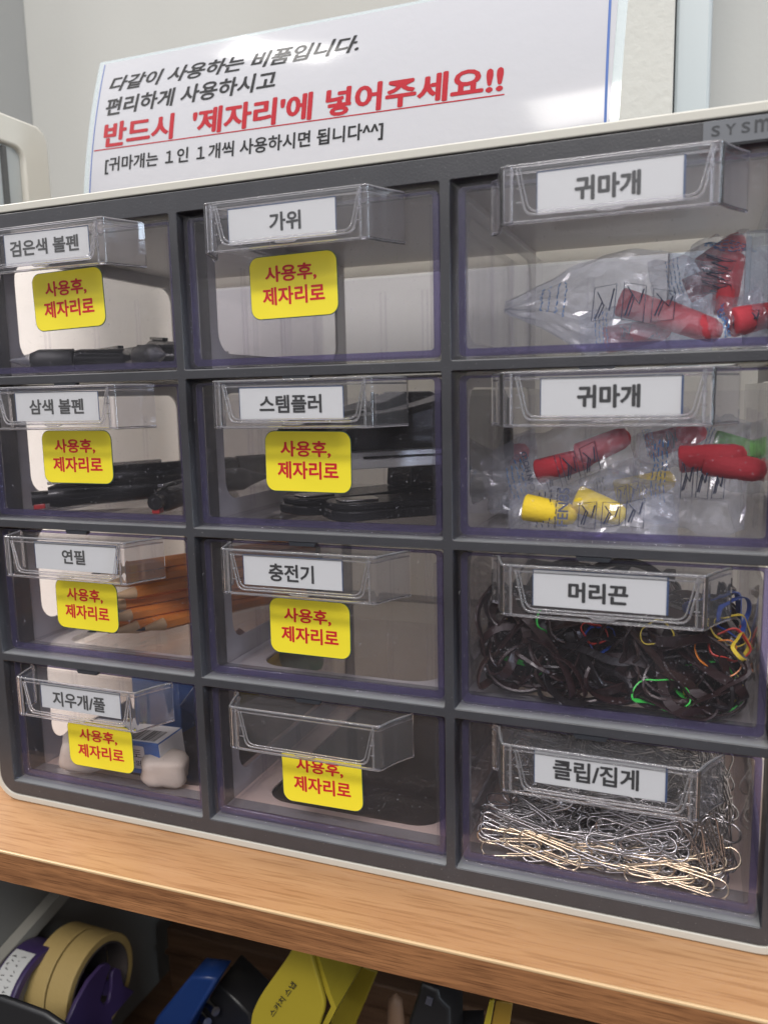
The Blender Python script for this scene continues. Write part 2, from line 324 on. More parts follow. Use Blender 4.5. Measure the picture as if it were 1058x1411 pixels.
for i in range(4):
    x = -0.002 + i * 0.12
    hs = [rr(0.030, 0.165, -r*P-OH+0.0085, -r*P-0.006, 0.010) for r in range(4)]
    cpart('divider', plate([(0.0225, ZB+0.001), (0.1775, ZB+0.001), (0.1775, ZT-0.001), (0.0225, ZT-0.001)], hs, x-0.0008, x+0.0008, 'x'), M_greyin)
for r in range(5):
    z = 0.0020 - r * P
    for c in range(3):
        cpart('drawer_floor', plate([(c*CW-0.001, 0.0225), (c*CW+OW+0.001, 0.0225), (c*CW+OW+0.001, 0.1775), (c*CW-0.001, 0.1775)],
              [rr(c*CW+0.012, c*CW+OW-0.012, 0.0275, 0.165, 0.014)] if r else [], z-0.0009, z+0.0009, 'z'), M_floor if r < 4 else M_floor4)
for r in range(1, 5):
    for c in range(3):
        bm_ = MB(); x = c*CW + 0.054; z = -(r-1)*P if r > 1 else 0
        bm_.prism([(x-0.0065, z-0.00005), (x+0.0065, z-0.00005), (x+0.0055, z-0.0016), (x-0.0055, z-0.0016)], -0.0003, 0.0022, 'y')
        cpart('drawer_stop', bm_.mesh(), M_dark)
b = MB(); b.box(0.0, 0.356, 0.024, 0.176, -0.2808, -0.2795)
cpart('floor_shade_sheet', b.mesh(), mat('shade_sheet', (0.035, 0.026, 0.022), 0.6))  # added dark sheet painting the shade below the bottom floor openings
badge = cpart('badge', plate(rr(0.3268, 0.3640, 0.0008, 0.0084, 0.0008, 3), [], -0.0004, 0.0002, 'y', 0.0001), M_badge)
xx = 0.3307
for ch, wd, hh in (('S', 0.0026, 0.0033), ('Y', 0.0030, 0.0033), ('S', 0.0026, 0.0033), ('m', 0.0046, 0.0040), ('A', 0.0032, 0.0036), ('X', 0.0030, 0.0036)):
    me = text_mesh(ch, wd, hh, 0.012, 0.0001); me.transform(Matrix.Translation((xx, -0.00042, 0.0051))); cpart('lettering', me, M_dark, badge)
    xx += 0.0045 if ch != 'm' else 0.0050
    if ch == 'S' and wd and xx > 0.342: xx += 0.0004
# ------------------------------------------------------------------ drawers
def bezl(pts, n=5, rad=0.002):
    """round the corners of an open polyline"""
    out = [Vector(pts[0])]
    for i in range(1, len(pts)-1):
        a, b_, c = Vector(pts[i-1]), Vector(pts[i]), Vector(pts[i+1])
        r_ = min(rad, (a-b_).length*.45, (c-b_).length*.45)
        p, q = b_ + (a-b_).normalized()*r_, b_ + (c-b_).normalized()*r_
        for k in range(n+1):
            t = k/n; out.append(p*(1-t)**2 + b_*2*t*(1-t) + q*t*t)
    out.append(Vector(pts[-1])); return out
def drawer_body():
    g = MB()
    g.box(0.0042, 0.0056, 0.0052, 0.160, -0.0630, -0.0070)       # sides
    g.box(OW-0.0056, OW-0.0042, 0.0052, 0.160, -0.0630, -0.0070)
    g.box(0.0042, OW-0.0042, 0.0052, 0.160, -0.0644, -0.0631)    # bottom
    g.box(0.0057, OW-0.0057, 0.1585, 0.160, -0.0630, -0.0100)    # back
    for y in (0.040, 0.043, 0.078, 0.081, 0.116, 0.119):            # divider slots
        g.box(0.0057, 0.0066, y, y+0.0009, -0.0628, -0.018); g.box(OW-0.0066, OW-0.0057, y, y+0.0009, -0.0628, -0.018)
    for x in (0.030, 0.033, 0.056, 0.059, 0.083, 0.086):
        g.box(x, x+0.0009, 0.1575, 0.1584, -0.0628, -0.018)
    return g.mesh('drawer_body')
def front_panel():
    return plate(rr(0.0013, OW-0.0013, -0.0649, -0.0013, 0.0026, 5), [], 0.0028, 0.0050, 'y', 0.0004, 2)
def rim():
    me = plate(rr(0.0018, OW-0.0018, -0.0640, -0.0018, 0.0022, 5), [rr(0.0043, OW-0.0043, -0.0612, -0.0028, 0.0014, 4)], 0.0051, 0.0072, 'y')
    return me
HO = bezl([(0.0150, 0.0028, 0), (0.0178, 0.0010, 0), (0.0190, -0.0042, 0), (0.0225, -0.0145, 0), (0.0270, -0.0145, 0), (0.0890, -0.0145, 0), (0.0930, -0.0145, 0), (0.0955, -0.0075, 0), (0.0990, -0.0010, 0), (0.1015, 0.0028, 0)], 5, 0.0034)
def offset(pl, d):
    out = []
    for i, p in enumerate(pl):
        a = pl[max(0, i-1)]; b_ = pl[min(len(pl)-1, i+1)]; t = (b_-a).normalized(); out.append(p + Vector((-t.y, t.x, 0))*d)
    return out
HT, HB = -0.0019, -0.0203
def handle():
    g = MB(); o = HO; i_ = offset(HO, 0.0013); n = len(o)
    vs = [(p.x, p.y, HB) for p in o] + [(p.x, p.y, HT) for p in o] + [(p.x, p.y, HB) for p in i_] + [(p.x, p.y, HT) for p in i_]
    fs = []
    for k in range(n-1):
        fs += [(k, k+1, n+k+1, n+k), (2*n+k+1, 2*n+k, 3*n+k, 3*n+k+1), (k+1, k, 2*n+k, 2*n+k+1), (n+k, n+k+1, 3*n+k+1, 3*n+k)]
    side = [(o[k].x + o[k+1].x)/2 < 0.0262 or (o[k].x + o[k+1].x)/2 > 0.0898 for k in range(n-1)]
    g.add(vs, [f for i, f in enumerate(fs) if not side[i//4]], 0, True); g.add(vs, [f for i, f in enumerate(fs) if side[i//4]], 2, True)
    tp = [(p.x, p.y) for p in offset(HO, 0.0014)]
    tp = [p for p in tp if p[1] < 0.0027]
    g.prism([(tp[0][0], 0.0027)] + tp + [(tp[-1][0], 0.0027)], HT-0.0019, HT-0.0006, 'z', 0)
    # rounded glassy edges
    mid = offset(HO, 0.0006)
    g.tube([(p.x, p.y, HT+0.0001) for p in mid], 0.00050, 8, 1)
    g.tube([(p.x, p.y, HB-0.0001) for p in mid], 0.00055, 8, 1)
    g.tube([(p.x, p.y, HT-0.0021) for p in offset(HO, 0.0016)], 0.00032, 6, 1)
    for xx_, yy_ in ((0.0262, -0.0144), (0.0901, -0.0144)): g.tube([(xx_, yy_, HB), (xx_, yy_, HT)], 0.0005, 8, 1)
    # the card slot: a U-shaped ridge
    for d, r_ in ((0.0, 0.00042), (0.0011, 0.00032)):
        U = bezl([(0.0280+d, -0.0149, -0.0030), (0.0312+d, -0.0149, -0.0183+d), (0.0874-d, -0.0149, -0.0183+d), (0.0908-d, -0.0149, -0.0030)], 5, 0.003)
        g.tube(U, r_, 6, 1)
    for s_ in (0.0290, 0.0898):
        for zz in (-0.0095, -0.0140): g.tube([(s_-0.0009, -0.0149, zz), (s_+0.0012, -0.0149, zz)], 0.0002, 5, 1)
    g.tube([(0.0545, -0.0149, -0.0186), (0.0560, -0.0150, -0.0192), (0.0625, -0.0150, -0.0192), (0.0640, -0.0149, -0.0186)], 0.00035, 6, 1)
    return g.mesh('handle')
ME_body, ME_panel, ME_rim, ME_handle = drawer_body(), front_panel(), rim(), handle()
ME_panel.materials.append(M_panel); ME_body.materials.append(M_side); ME_rim.materials.append(M_rim)
ME_handle.materials.append(M_handle); ME_handle.materials.append(M_edge); ME_handle.materials.append(M_moulded)
CARDS = {  # row, col: text, card corners (mm local x0,x1,zTL,zTR,height), lettering (x0,x1,z,height)
 (0,0): ('검은색 볼펜', 37.7, 84.4, -4.1, -4.3, 13.8, 40.9, 78.9, -10.6, 6.6), (1,0): ('삼색 볼펜', 36.3, 83.3, -3.8, -4.2, 13.0, 44.4, 75.1, -10.6, 6.6),
 (2,0): ('연필', 40.4, 87.3, -3.3, -3.4, 12.9, 56.4, 69.5, -9.7, 6.6), (3,0): ('지우개/풀', 36.7, 83.6, -2.9, -3.1, 12.6, 43.8, 74.7, -10.2, 7.2),
 (0,1): ('가위', 33.2, 79.5, -4.6, -4.4, 13.3, 51.5, 64.9, -11.1, 6.8), (1,1): ('스템플러', 34.6, 80.4, -4.5, -4.7, 12.6, 43.8, 71.2, -11.2, 7.0),
 (2,1): ('충전기', 32.8, 77.9, -3.7, -3.6, 12.8, 44.8, 65.3, -10.5, 7.3),
 (0,2): ('귀마개', 34.8, 81.6, -4.4, -4.0, 13.5, 47.5, 68.3, -11.1, 7.6), (1,2): ('귀마개', 36.5, 83.0, -3.8, -3.7, 13.4, 49.2, 69.8, -10.5, 7.6),
 (2,2): ('머리끈', 34.2, 80.3, -2.8, -2.9, 13.6, 47.0, 67.4, -10.4, 7.2), (3,2): ('클립/집게', 35.1, 81.8, -2.5, -2.6, 13.0, 42.1, 72.6, -9.0, 7.8)}
STK = {(0,0): (37.3, 77.4, -18.9, -44.6, 1.6), (1,0): (35.3, 75.8, -22.2, -46.8, 0), (2,0): (36.2, 72.9, -25.1, -49.3, -0.8), (3,0): (36.7, 76.0, -27.7, -51.4, 0.6),
 (0,1): (33.1, 72.5, -20.8, -45.6, 0.8), (1,1): (36.9, 76.3, -22.9, -48.1, -0.6), (2,1): (35.7, 73.8, -25.8, -50.2, -0.3), (3,1): (38.8, 77.5, -27.0, -49.8, 0.8)}
DL = {(0,0): 'clear drawer reading 검은색 볼펜 with black pens inside, top of the left column', (1,0): 'clear drawer reading 삼색 볼펜 holding thick dark pens, second in the left column',
 (2,0): 'clear drawer reading 연필 holding orange pencils', (3,0): 'clear drawer reading 지우개/풀 holding erasers and small boxes, bottom of the left column',
 (0,1): 'empty clear drawer reading 가위 with a yellow sticker, top of the middle column', (1,1): 'clear drawer reading 스템플러 with black staplers inside',
 (2,1): 'empty clear drawer reading 충전기 with a yellow sticker', (3,1): 'empty clear drawer with no name card, yellow sticker partly under its handle',
 (0,2): 'clear drawer reading 귀마개 at the top right, red earplug packets inside', (1,2): 'clear drawer reading 귀마개 with red and yellow earplug packets inside',
 (2,2): 'clear drawer reading 머리끈 packed with dark elastic hair ties', (3,2): 'clear drawer reading 클립/집게 heaped with metal paper clips, bottom right'}
ME_l1 = text_mesh('사용후,', 0.0232, 0.0068, 0.03); ME_l2 = text_mesh('제자리로', 0.0282, 0.0072, 0.03)
ME_lett = MB()
STICK_T = bmesh.new()
for me_, dx, dz in ((ME_l1, -0.0009, 0.0052), (ME_l2, 0.0, -0.0036)):
    me_.transform(Matrix.Translation((dx, 0, dz))); STICK_T.from_mesh(me_)
ME_lett = bpy.data.meshes.new('sticker_lettering'); STICK_T.to_mesh(ME_lett); STICK_T.free(); ME_lett.materials.append(M_red)
for c in range(3):
    for r in range(4):
        d = thing('clear_drawer', (c*CW, 0, -r*P), DL[(r, c)], 'drawer', 'clear drawers of the cabinet')
        link('box', ME_body, [], d); link('front_panel', ME_panel, [], d); link('rim', ME_rim, [], d); link('handle', ME_handle, [], d)
        if (r, c) in CARDS:
            t, x0, x1, zl, zr, h, a0, a1, zc, th = CARDS[(r, c)]
            g = MB(); k = 0.001
            g.add([(x0*k,-0.01295,(zl-h)*k),(x1*k,-0.01295,(zr-h)*k),(x1*k,-0.01295,zr*k),(x0*k,-0.01295,zl*k),(x0*k,-0.01275,(zl-h)*k),(x1*k,-0.01275,(zr-h)*k),(x1*k,-0.01275,zr*k),(x0*k,-0.01275,zl*k)],
                  [(0,1,2,3),(7,6,5,4),(0,4,5,1),(1,5,6,2),(2,6,7,3),(3,7,4,0)])
            for (p, q, s_, t_) in ((x0, x1, zl, zr),):
                g.add([(p*k-0.0001,-0.01305,s_*k-0.00018),(q*k+0.0001,-0.01305,t_*k-0.00018),(q*k+0.0001,-0.01305,t_*k+0.00016),(p*k-0.0001,-0.01305,s_*k+0.00016)], [(0,1,2,3)], 1)
                wv = 0.0006 if c == 2 else 0.00035
                g.add([(q*k-wv*.2,-0.01305,(t_-h)*k),(q*k+wv,-0.01305,(t_-h)*k),(q*k+wv,-0.01305,t_*k),(q*k-wv*.2,-0.01305,t_*k)], [(0,1,2,3)], 1)
                g.add([(p*k-0.0002,-0.01305,(s_-h)*k),(p*k+0.0001,-0.01305,(s_-h)*k),(p*k+0.0001,-0.01305,s_*k),(p*k-0.0002,-0.01305,s_*k)], [(0,1,2,3)], 1)
            # the card sits just behind the front wall of the handle (outer face y=-0.0145, inner -0.0132)
            card = g.build('name_card', [M_card, M_navy], d)
            me = text_mesh(t, (a1-a0)*k, th*k, (0.030 if r == 3 else 0.042) if c == 2 else 0.030, 0.00001); me.transform(Matrix.Translation(((a0+a1)/2*k, -0.01308, zc*k)))
            link('lettering', me, M_ink if c else M_greyink, card)
        if (r, c) in STK:
            x0, x1, z1, z0, an = STK[(r, c)]; x0, x1, z0, z1 = [q*0.001 for q in (x0, x1, z0, z1)]
            me = plate(rr(x0, x1, z0, z1, 0.0042, 6) if (r, c) != (3, 1) else rr(x0, x1, z0, z1-0.0005, [0.0003, 0.0003, 0.0042, 0.0042], 6), [], 0.0023, 0.0025, 'y')
            me.materials.append(M_yellow); me.materials.append(M_teal)
            cx_, cz_ = (x0+x1)/2, (z0+z1)/2; rot = Matrix.Translation((cx_, 0, cz_)) @ Matrix.Rotation(math.radians(-an), 4, 'Y') @ Matrix.Translation((-cx_, 0, -cz_))
            me.transform(rot); st = link('sticker', me, [], d)
            me2 = plate(rr(x0-0.0003, x1+0.0003, z0-0.00035, z1+0.0003, 0.0045, 6) if (r, c) != (3, 1) else rr(x0-0.0003, x1+0.0003, z0-0.0003, z1-0.0005, [0.0003, 0.0003, 0.0045, 0.0045], 6), [], 0.00245, 0.00265, 'y')
            me2.transform(rot); link('sticker_edge', me2, M_teal, st)
            l = link('lettering', ME_lett, [], st); l.location = (cx_, 0.00225, cz_ + (0.0012 if (r,c) == (3,1) else 0)); l.rotation_euler = (0, math.radians(-an), 0)
            l.scale = ((x1-x0)/0.0395, 1, (z1-z0)/0.025 if (r, c) != (3, 1) else 1.0)
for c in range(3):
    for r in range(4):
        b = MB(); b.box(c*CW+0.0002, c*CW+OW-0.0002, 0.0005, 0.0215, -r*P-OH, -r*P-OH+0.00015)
        cpart('sill_highlight', b.mesh(), M_sill)  # added strip that carries the painted sill highlight
# ------------------------------------------------------------------ the laminated notice standing on the cabinet
def prof(z):
    s = max(0, z - 0.012); return 0.096 + 0.03*s + 1.55*s*s
sign = thing('laminated_notice', (0.138, 0.096, 0.0126), 'large white laminated notice with black and red Korean lettering standing on top of the cabinet', 'sign')
def on_sign(me, dy=0.0):
    for v in me.vertices:
        z = v.co.z; v.co.y = prof(z) + dy + v.co.y
    me.transform(Matrix.Translation(-Vector(sign.location)))
    return me
def sheet(x0, x1, z0, z1, thick, mats, name, dy, nz=24, shr=0.0, tilt=0.0, parent=None, wave=0.0):
    g = MB(); n = 30
    for i in range(nz+1):
        for j in range(n+1):
            z = z0 + (z1-z0)*i/nz; x = x0 + (x1-x0)*j/n + shr*(z-z0); z += tilt*(x-x0)
            wv = wave*math.sin(x*31+1.3)*math.sin(z*45+.5)
            g.v.append((x, wv, z))
    b0 = len(g.v)
    g.v += [(v[0], v[1]+thick, v[2]) for v in g.v]
    W = n+1
    for i in range(nz):
        for j in range(n):
            a = i*W+j; g.f += [(a, a+1, a+W+1, a+W), (b0+a+W, b0+a+W+1, b0+a+1, b0+a)]
    for i in range(nz):
        for j in (0, n):
            a = i*W+j; g.f.append((a, a+W, b0+a+W, b0+a))
    for j in range(n):
        for i in (0, nz):
            a = i*W+j; g.f.append((a, a+1, b0+a+1, b0+a))
    g.m = [0]*len(g.f); g.s = [True]*len(g.f)
    me = on_sign(g.mesh(name), dy); me.shade_smooth() if hasattr(me, 'shade_smooth') else None
    return link(name, me, mats, parent or sign)
sheet(-0.0125, 0.2895, 0.0128, 0.1205, 0.0004, M_lam, 'laminate', 0.0, shr=0.035, tilt=-0.012)
paper = sheet(-0.0085, 0.2855, 0.0130, 0.1185, 0.0002, M_sign, 'paper', -0.0003, shr=0.030, tilt=-0.012)
sheet(-0.0078, -0.0072, 0.0130, 0.118, 0.0001, M_blue, 'border_line', -0.00042, shr=0.030, parent=paper)
sheet(0.2841, 0.2853, 0.0130, 0.118, 0.0001, M_blue, 'border_line', -0.00042, shr=0.0, parent=paper)
def line(t, x0, x1, z0, z1, h, m, bold, shear=0.0):
    L = x1-x0; me = text_mesh(t, L, h, bold, 0.00001, shear); a = math.atan2(z1-z0, L)
    bm = bmesh.new(); bm.from_mesh(me); bmesh.ops.subdivide_edges(bm, edges=[e for e in bm.edges if e.calc_length() > 0.003], cuts=2); bm.to_mesh(me); bm.free()
    for p_ in me.polygons: p_.use_smooth = False
    me.transform(Matrix.Translation(((x0+x1)/2, 0, (z0+z1)/2)) @ Matrix.Rotation(-a, 4, 'Y'))
    on_sign(me, -0.00044); return link('lettering', me, m, paper)
line('다같이 사용하는 비품입니다.', 0.0019, 0.1600, 0.1045, 0.1010, 0.0088, M_signblack, 0.028, 0.28)
line('편리하게 사용하시고', 0.0014, 0.1128, 0.0908, 0.0895, 0.0102, M_signblack, 0.028, 0.1)
line("반드시  '제자리'에 넣어주세요!!", 0.0020, 0.2366, 0.0742, 0.0700, 0.0142, M_signred, 0.036)
line('[귀마개는 １인 １개씩 사용하시면 됩니다^^]', 0.0040, 0.1764, 0.0562, 0.0535, 0.0095, M_signblack, 0.024)
sheet(-0.0048, 0.2377, 0.0659, 0.0665, 0.0001, M_signred, 'underline', -0.00042, nz=2, tilt=-0.0178, parent=paper)
#CONTENTS
# ------------------------------------------------------------------ things in the drawers
def fz(r): return -r*P - 0.0630          # top of a drawer's floor
M_blackp = mat('black_gloss', (0.007, 0.007, 0.008), 0.25, spec=0.35)
M_rubber = mat('black_rubber', (0.02, 0.02, 0.021), 0.5)
M_steel = mat('steel', (0.62, 0.60, 0.57), 0.22, metal=1.0)
M_redp = mat('red_plastic', (0.30, 0.02, 0.02), 0.3)
M_smoke = clear('smoky_plastic', (0.55, 0.55, 0.55), haze=0.08, rough=0.05, base=0.1)
def frame_z(a, b_):
    a, b_ = Vector(a), Vector(b_); d = b_ - a; q = d.to_track_quat('X', 'Z'); return a, q, d.length
PEN = {}
def pen(a, b_, label, rad=0.0052, group='black pens in the top left drawer', red=False):
    loc, q, L = frame_z(a, b_); o = thing('pen', loc, label, 'pen', group); o.rotation_mode = 'QUATERNION'; o.rotation_quaternion = q
    g = MB(); g.tube([(0.030, 0, 0), (0.034, 0, 0), (L-0.012, 0, 0), (L-0.008, 0, 0)], [rad*.85, rad, rad, rad*.8], 14); g.build('barrel', M_blackp, o)
    g = MB(); g.tube([(0.010, 0, 0), (0.014, 0, 0), (0.0305, 0, 0)], [rad*.7, rad*1.02, rad*1.05], 14); g.build('grip', M_rubber, o)
    g = MB(); g.tube([(0.0, 0, 0), (0.002, 0, 0), (0.0105, 0, 0)], [rad*.15, rad*.25, rad*.72], 12); g.build('tip', M_smoke if not red else M_rubber, o)
    g = MB(); g.tube([(L-0.008, 0, 0), (L, 0, 0)], [rad*.55, rad*.6], 12); g.build('clicker', M_blackp if red else M_smoke, o)
    if red:
        g = MB(); g.box(L-0.006, L-0.0005, -0.002, 0.002, -rad*0.9, -rad*0.45); g.build('slide_button', M_redp, o, bevel=0.0006)
    g = MB(); g.box(L-0.045, L-0.008, -0.0016, 0.0016, rad, rad+0.0016); g.build('clip', M_smoke if red else M_blackp, o, bevel=0.0004)
    return o
z0 = fz(0) + 0.0056
pen((0.100, 0.014, z0), (0.012, 0.070, z0+0.001), 'black pen lying frontmost in the drawer with its clear tip to the right')
pen((0.085, 0.020, z0+0.001), (0.000+0.009, 0.125, z0), 'black pen with its tip close behind the front panel, second in the pile')
pen((0.010, 0.012, z0), (0.104, 0.062, z0), 'black pen crossing the others low in the top left drawer')
pen((0.107, 0.030, z0), (0.020, 0.110, z0+0.010), 'black pen resting on the others at the back of the top left drawer')
z0 = fz(1) + 0.0064; G2 = 'dark three colour pens in the second drawer of the left column'
pen((0.103, 0.098, z0+0.004), (0.016, 0.012, z0), 'thick dark pen with a small red button at the lower left of its drawer', 0.0062, G2, True)
pen((0.060, 0.135, z0), (0.090, 0.013, z0), 'thick dark pen whose red button end meets the right corner of its drawer', 0.0062, G2, True)
pen((0.104, 0.120, z0+0.010), (0.028, 0.030, z0+0.008), 'thick dark pen lying on top of the other one, further back', 0.0058, G2, True)
# pencils
M_penc = mat('pencil_orange', (0.72, 0.25, 0.05), 0.35, coat=0.3)
M_pwood = mat('pencil_wood', (0.62, 0.42, 0.24), 0.6); M_lead = mat('graphite', (0.03, 0.03, 0.032), 0.35)
def pencil_mesh():
    g = MB(); R_ = 0.0036; L = 0.135
    g.tube([(0.016, 0, 0), (L, 0, 0)], R_, 6, 0, sm=False); b_ = g.mesh('barrel')
    h = MB(); h.tube([(0.0045, 0, 0), (0.016, 0, 0)], [0.0011, R_*.97], 12, 0); c_ = h.mesh('sharpened_wood')
    t = MB(); t.tube([(0.0, 0, 0), (0.0045, 0, 0)], [0.0002, 0.00112], 8, 0); t_ = t.mesh('lead')
    e = MB(); e.tube([(L, 0, 0), (L+0.004, 0, 0)], R_*1.01, 6, 0, sm=False); e_ = e.mesh('end_cap')
    return b_, c_, t_, e_
pm = pencil_mesh(); rp = random.Random(3); zf = fz(2)
names = ['topmost', 'second from the top', 'third from the top', 'fourth from the top', 'fifth from the top', 'lowest']
n = 0
spots = []
for k in range(6): spots.append((0.040 + 0.004*((k*7) % 3 - 1), 0.028, 0.0036 + (5-k)*0.0063, 0.075, 'orange pencil in the stack at the back right of its drawer, ' + names[k]))
for k, (dx, dy) in enumerate(((0.0, 0.0), (0.012, -0.004), (0.024, 0.006))): spots.append((0.020+dx, 0.030+dy, 0.0037, 0.105, ['orange pencil on the drawer floor whose dark point is leftmost', 'orange pencil on the drawer floor with its point between two other points', 'orange pencil on the drawer floor whose point lies nearest the yellow sticker corner'][k]))
for k in range(2): spots.append((0.048+0.008*k, 0.036, 0.0037, 0.095, ['orange pencil under the stack, left one of two', 'orange pencil under the stack, right one of two'][k]))
for (x, y, z, xe, lab) in spots:
    a = Vector((x, y, zf+z)); ang = math.asin(min(0.95, (0.108-x)/0.139)); q = Vector((math.sin(ang), math.cos(ang), 0.0)).to_track_quat('X', 'Z')
    o = thing('pencil', a, lab, 'pencil', 'orange pencils'); o.rotation_mode = 'QUATERNION'; o.rotation_quaternion = q
    for nm, me, mm in zip(('barrel', 'sharpened_wood', 'lead', 'end_cap'), pm, (M_penc, M_pwood, M_lead, M_lead)): link(nm, me, mm, o)
# erasers, boxes, glue
M_rubw = mat('eraser_white', (0.50, 0.43, 0.36), 0.75, var=0.12, vscale=60, bump=0.4, bscale=120)
M_boxb = mat('box_blue', (0.055, 0.13, 0.36), 0.4, var=0.1); M_boxw = mat('box_white', (0.70, 0.70, 0.68), 0.45); M_glue = mat('glue_yellow', (0.62, 0.46, 0.05), 0.4)
M_green = mat('cap_green', (0.02, 0.20, 0.07), 0.35); M_boxd = mat('box_darkblue', (0.03, 0.055, 0.15), 0.45)
zf = fz(3)
def blob(name, c, sx, sy, sz, rz, label, group):
    bm = bmesh.new(); bmesh.ops.create_cube(bm, size=2); bmesh.ops.subdivide_edges(bm, edges=bm.edges, cuts=5, use_grid_fill=True)
    for v in bm.verts:
        p = v.co; s = Vector((p.x, p.y, p.z)); l = (abs(p.x)**4 + abs(p.y)**4 + abs(p.z)**4) ** .25; s = p / l
        s *= 1 + 0.13*noise.noise(p*1.3 + Vector(c)*90) + 0.05*noise.noise(p*4); v.co = Vector((s.x*sx, s.y*sy, s.z*sz))
    me = bpy.data.meshes.new(name); bm.to_mesh(me); bm.free(); o = link(name, me, M_rubw, None, True); o.location = c; o.rotation_euler = (0.15, 0.1, rz)
    return tag(o, label, 'eraser', group)
blob('eraser', (0.0315, 0.020, zf+0.0105), 0.0125, 0.010, 0.0100, 0.5, 'worn whitish eraser at the left of the bottom left drawer, half behind the yellow sticker', 'used erasers')
blob('eraser', (0.0810, 0.0200, zf+0.0080), 0.0115, 0.0085, 0.0078, 0.45, 'worn whitish eraser nearest the front, under the right end of the small blue box', 'used erasers')
def pbox(loc, rot, L, H, D, label, big):
    o = thing('eraser_box' if big else 'carton', loc, label, 'box', 'small boxes in the bottom left drawer', rot)
    g = MB(); g.box(0, L, 0, D, 0, H); g.build('carton_body', M_boxb if big != 2 else M_boxd, o, bevel=0.0005)
    g = MB(); g.box(0.0004, L-0.0004, 0.001, D-0.001, H, H+0.0002); t_ = g.build('top_print', M_boxw, o)
    if big == 1:
        g = MB(); x = L*0.55
        rb = random.Random(5)
        while x < L-0.004:
            wd = rb.choice((0.0004, 0.0008, 0.0012)); g.box(x, x+wd, 0.002, D*0.65, H+0.0002, H+0.0003); x += wd + rb.choice((0.0005, 0.0009))
        g.build('barcode', M_ink, t_)
        lb = link('handwritten_label', plate(rr(L*0.50, L-0.009, 0.0030, H-0.0020, 0.0012), [], -0.0004, -0.0001, 'y'), M_card, o)
        for tx, xx_, zz, wd, hh in (('1토', L*0.72, H*0.64, 0.010, 0.0042), ('니카페', L*0.68, H*0.33, 0.014, 0.0040)):
            me = text_mesh(tx, wd, hh, 0.0); me.transform(Matrix.Translation((xx_, -0.00042, zz))); link('lettering', me, M_ink, lb)
        link('emblem', plate(rr(0.002, 0.011, H*.52, H*.88, 0.0012), [], -0.0003, 0.0001, 'y'), M_boxw, o)
        link('emblem', plate(rr(L-0.0065, L-0.0012, 0.0012, 0.0060, 0.0006), [], -0.0003, 0.0001, 'y'), M_boxw, o)
        link('emblem', plate(rr(0.006, 0.014, 0.001, 0.0065, 0.0006), [], -0.00032, 0.0001, 'y'), M_boxw, o)
        g = MB(); g.box(L, L+0.0003, 0.0006, D-0.0006, 0.0006, H-0.0006); g.build('end_print', M_boxw, o)
    return o
pbox((0.0260, 0.0180, zf+0.0020), (math.radians(3), math.radians(-3), math.radians(-2)), 0.056, 0.0175, 0.020, 'small blue and white eraser box with barcode and handwritten label, behind the sticker', 1)
pbox((0.070, 0.075, zf+0.006), (0, math.radians(-52), math.radians(18)), 0.052, 0.020, 0.020, 'tilted white and dark blue box leaning in the right back of its drawer', 2)
pbox((0.014, 0.080, zf+0.0005), (0, 0, math.radians(-10)), 0.040, 0.034, 0.022, 'upright blue box standing at the back left of its drawer', 0)
g = MB(); g.tube([(0, 0, 0), (0.055, 0, 0)], 0.011, 20); o = thing('glue_stick', (0.058, 0.105, zf+0.012), 'yellow glue stick with green cap leaning at the back of the bottom left drawer', 'glue', None, (0, math.radians(-28), 0.1))
g.build('tube', M_glue, o); g = MB(); g.tube([(0.055, 0, 0), (0.056, 0, 0), (0.071, 0, 0), (0.072, 0, 0)], [0.011, 0.0122, 0.0122, 0.011], 20); g.build('cap', M_green, o)
# staplers
M_mag = mat('bright_nickel', (0.75, 0.76, 0.74), 0.38, metal=0.75)
def stapler(loc, rz, label, L=0.088):
    o = thing('stapler', loc, label, 'stapler', 'black staplers', (0, 0, rz))
    base = [(x, y) for x, y in rr(0, L, -0.0155, 0.0155, [0.004, 0.011, 0.011, 0.004], 6)]
    g = MB(); g.prism(base, 0.0, 0.0045, 'z'); g.prism([(0.0015+x*.965, y*.9) for x, y in base], 0.0046, 0.0075, 'z'); g.build('base', M_blackp, o, bevel=0.0008)
    link('anvil', plate(rr(0.006, 0.024, -0.006, 0.006, 0.003), [], 0.0076, 0.0084, 'z'), M_steel, o)
    prof_ = [(0.000, 0.0302), (0.001, 0.0390), (0.010, 0.0450), (0.034, 0.0480), (0.052, 0.0520), (0.064, 0.0560), (0.080, 0.0560), (L+0.001, 0.0520), (L+0.002, 0.0240), (L-0.004, 0.0200), (0.072, 0.0290), (0.050, 0.0302), (0.020, 0.0302)]
    g = MB(); g.prism(prof_, -0.0125, 0.0125, 'y'); g.build('top_arm', M_blackp, o, bevel=0.0028, seg=3)
    g = MB(); g.box(0.0065, 0.0760, -0.0070, 0.0070, 0.0220, 0.0300); g.box(0.0005, 0.0060, -0.0078, 0.0078, 0.0185, 0.0300); g.build('magazine', M_mag, o, bevel=0.0005)
    g = MB(); g.box(0.016, 0.070, -0.0076, -0.0071, 0.0265, 0.0276); g.build('rail', M_blackp, o)
    g = MB(); g.prism([(0.066, 0.0076), (0.068, 0.0300), (L, 0.0300), (L-0.001, 0.0076)], -0.0105, 0.0105, 'y'); g.build('hinge_block', M_blackp, o, bevel=0.001)
    g = MB(); g.tube([(0.072, -0.0095, 0.016), (0.072, 0.0095, 0.016)], 0.0022, 12); g.build('hinge_pin', M_steel, o)
    return o
stapler((0.1740, 0.0240, fz(1)), math.radians(42), 'black stapler in front, its silver magazine showing right of the yellow sticker')
stapler((0.1500, 0.0330, fz(1)), math.radians(58), 'black stapler standing behind the other, mostly hidden by the yellow sticker')
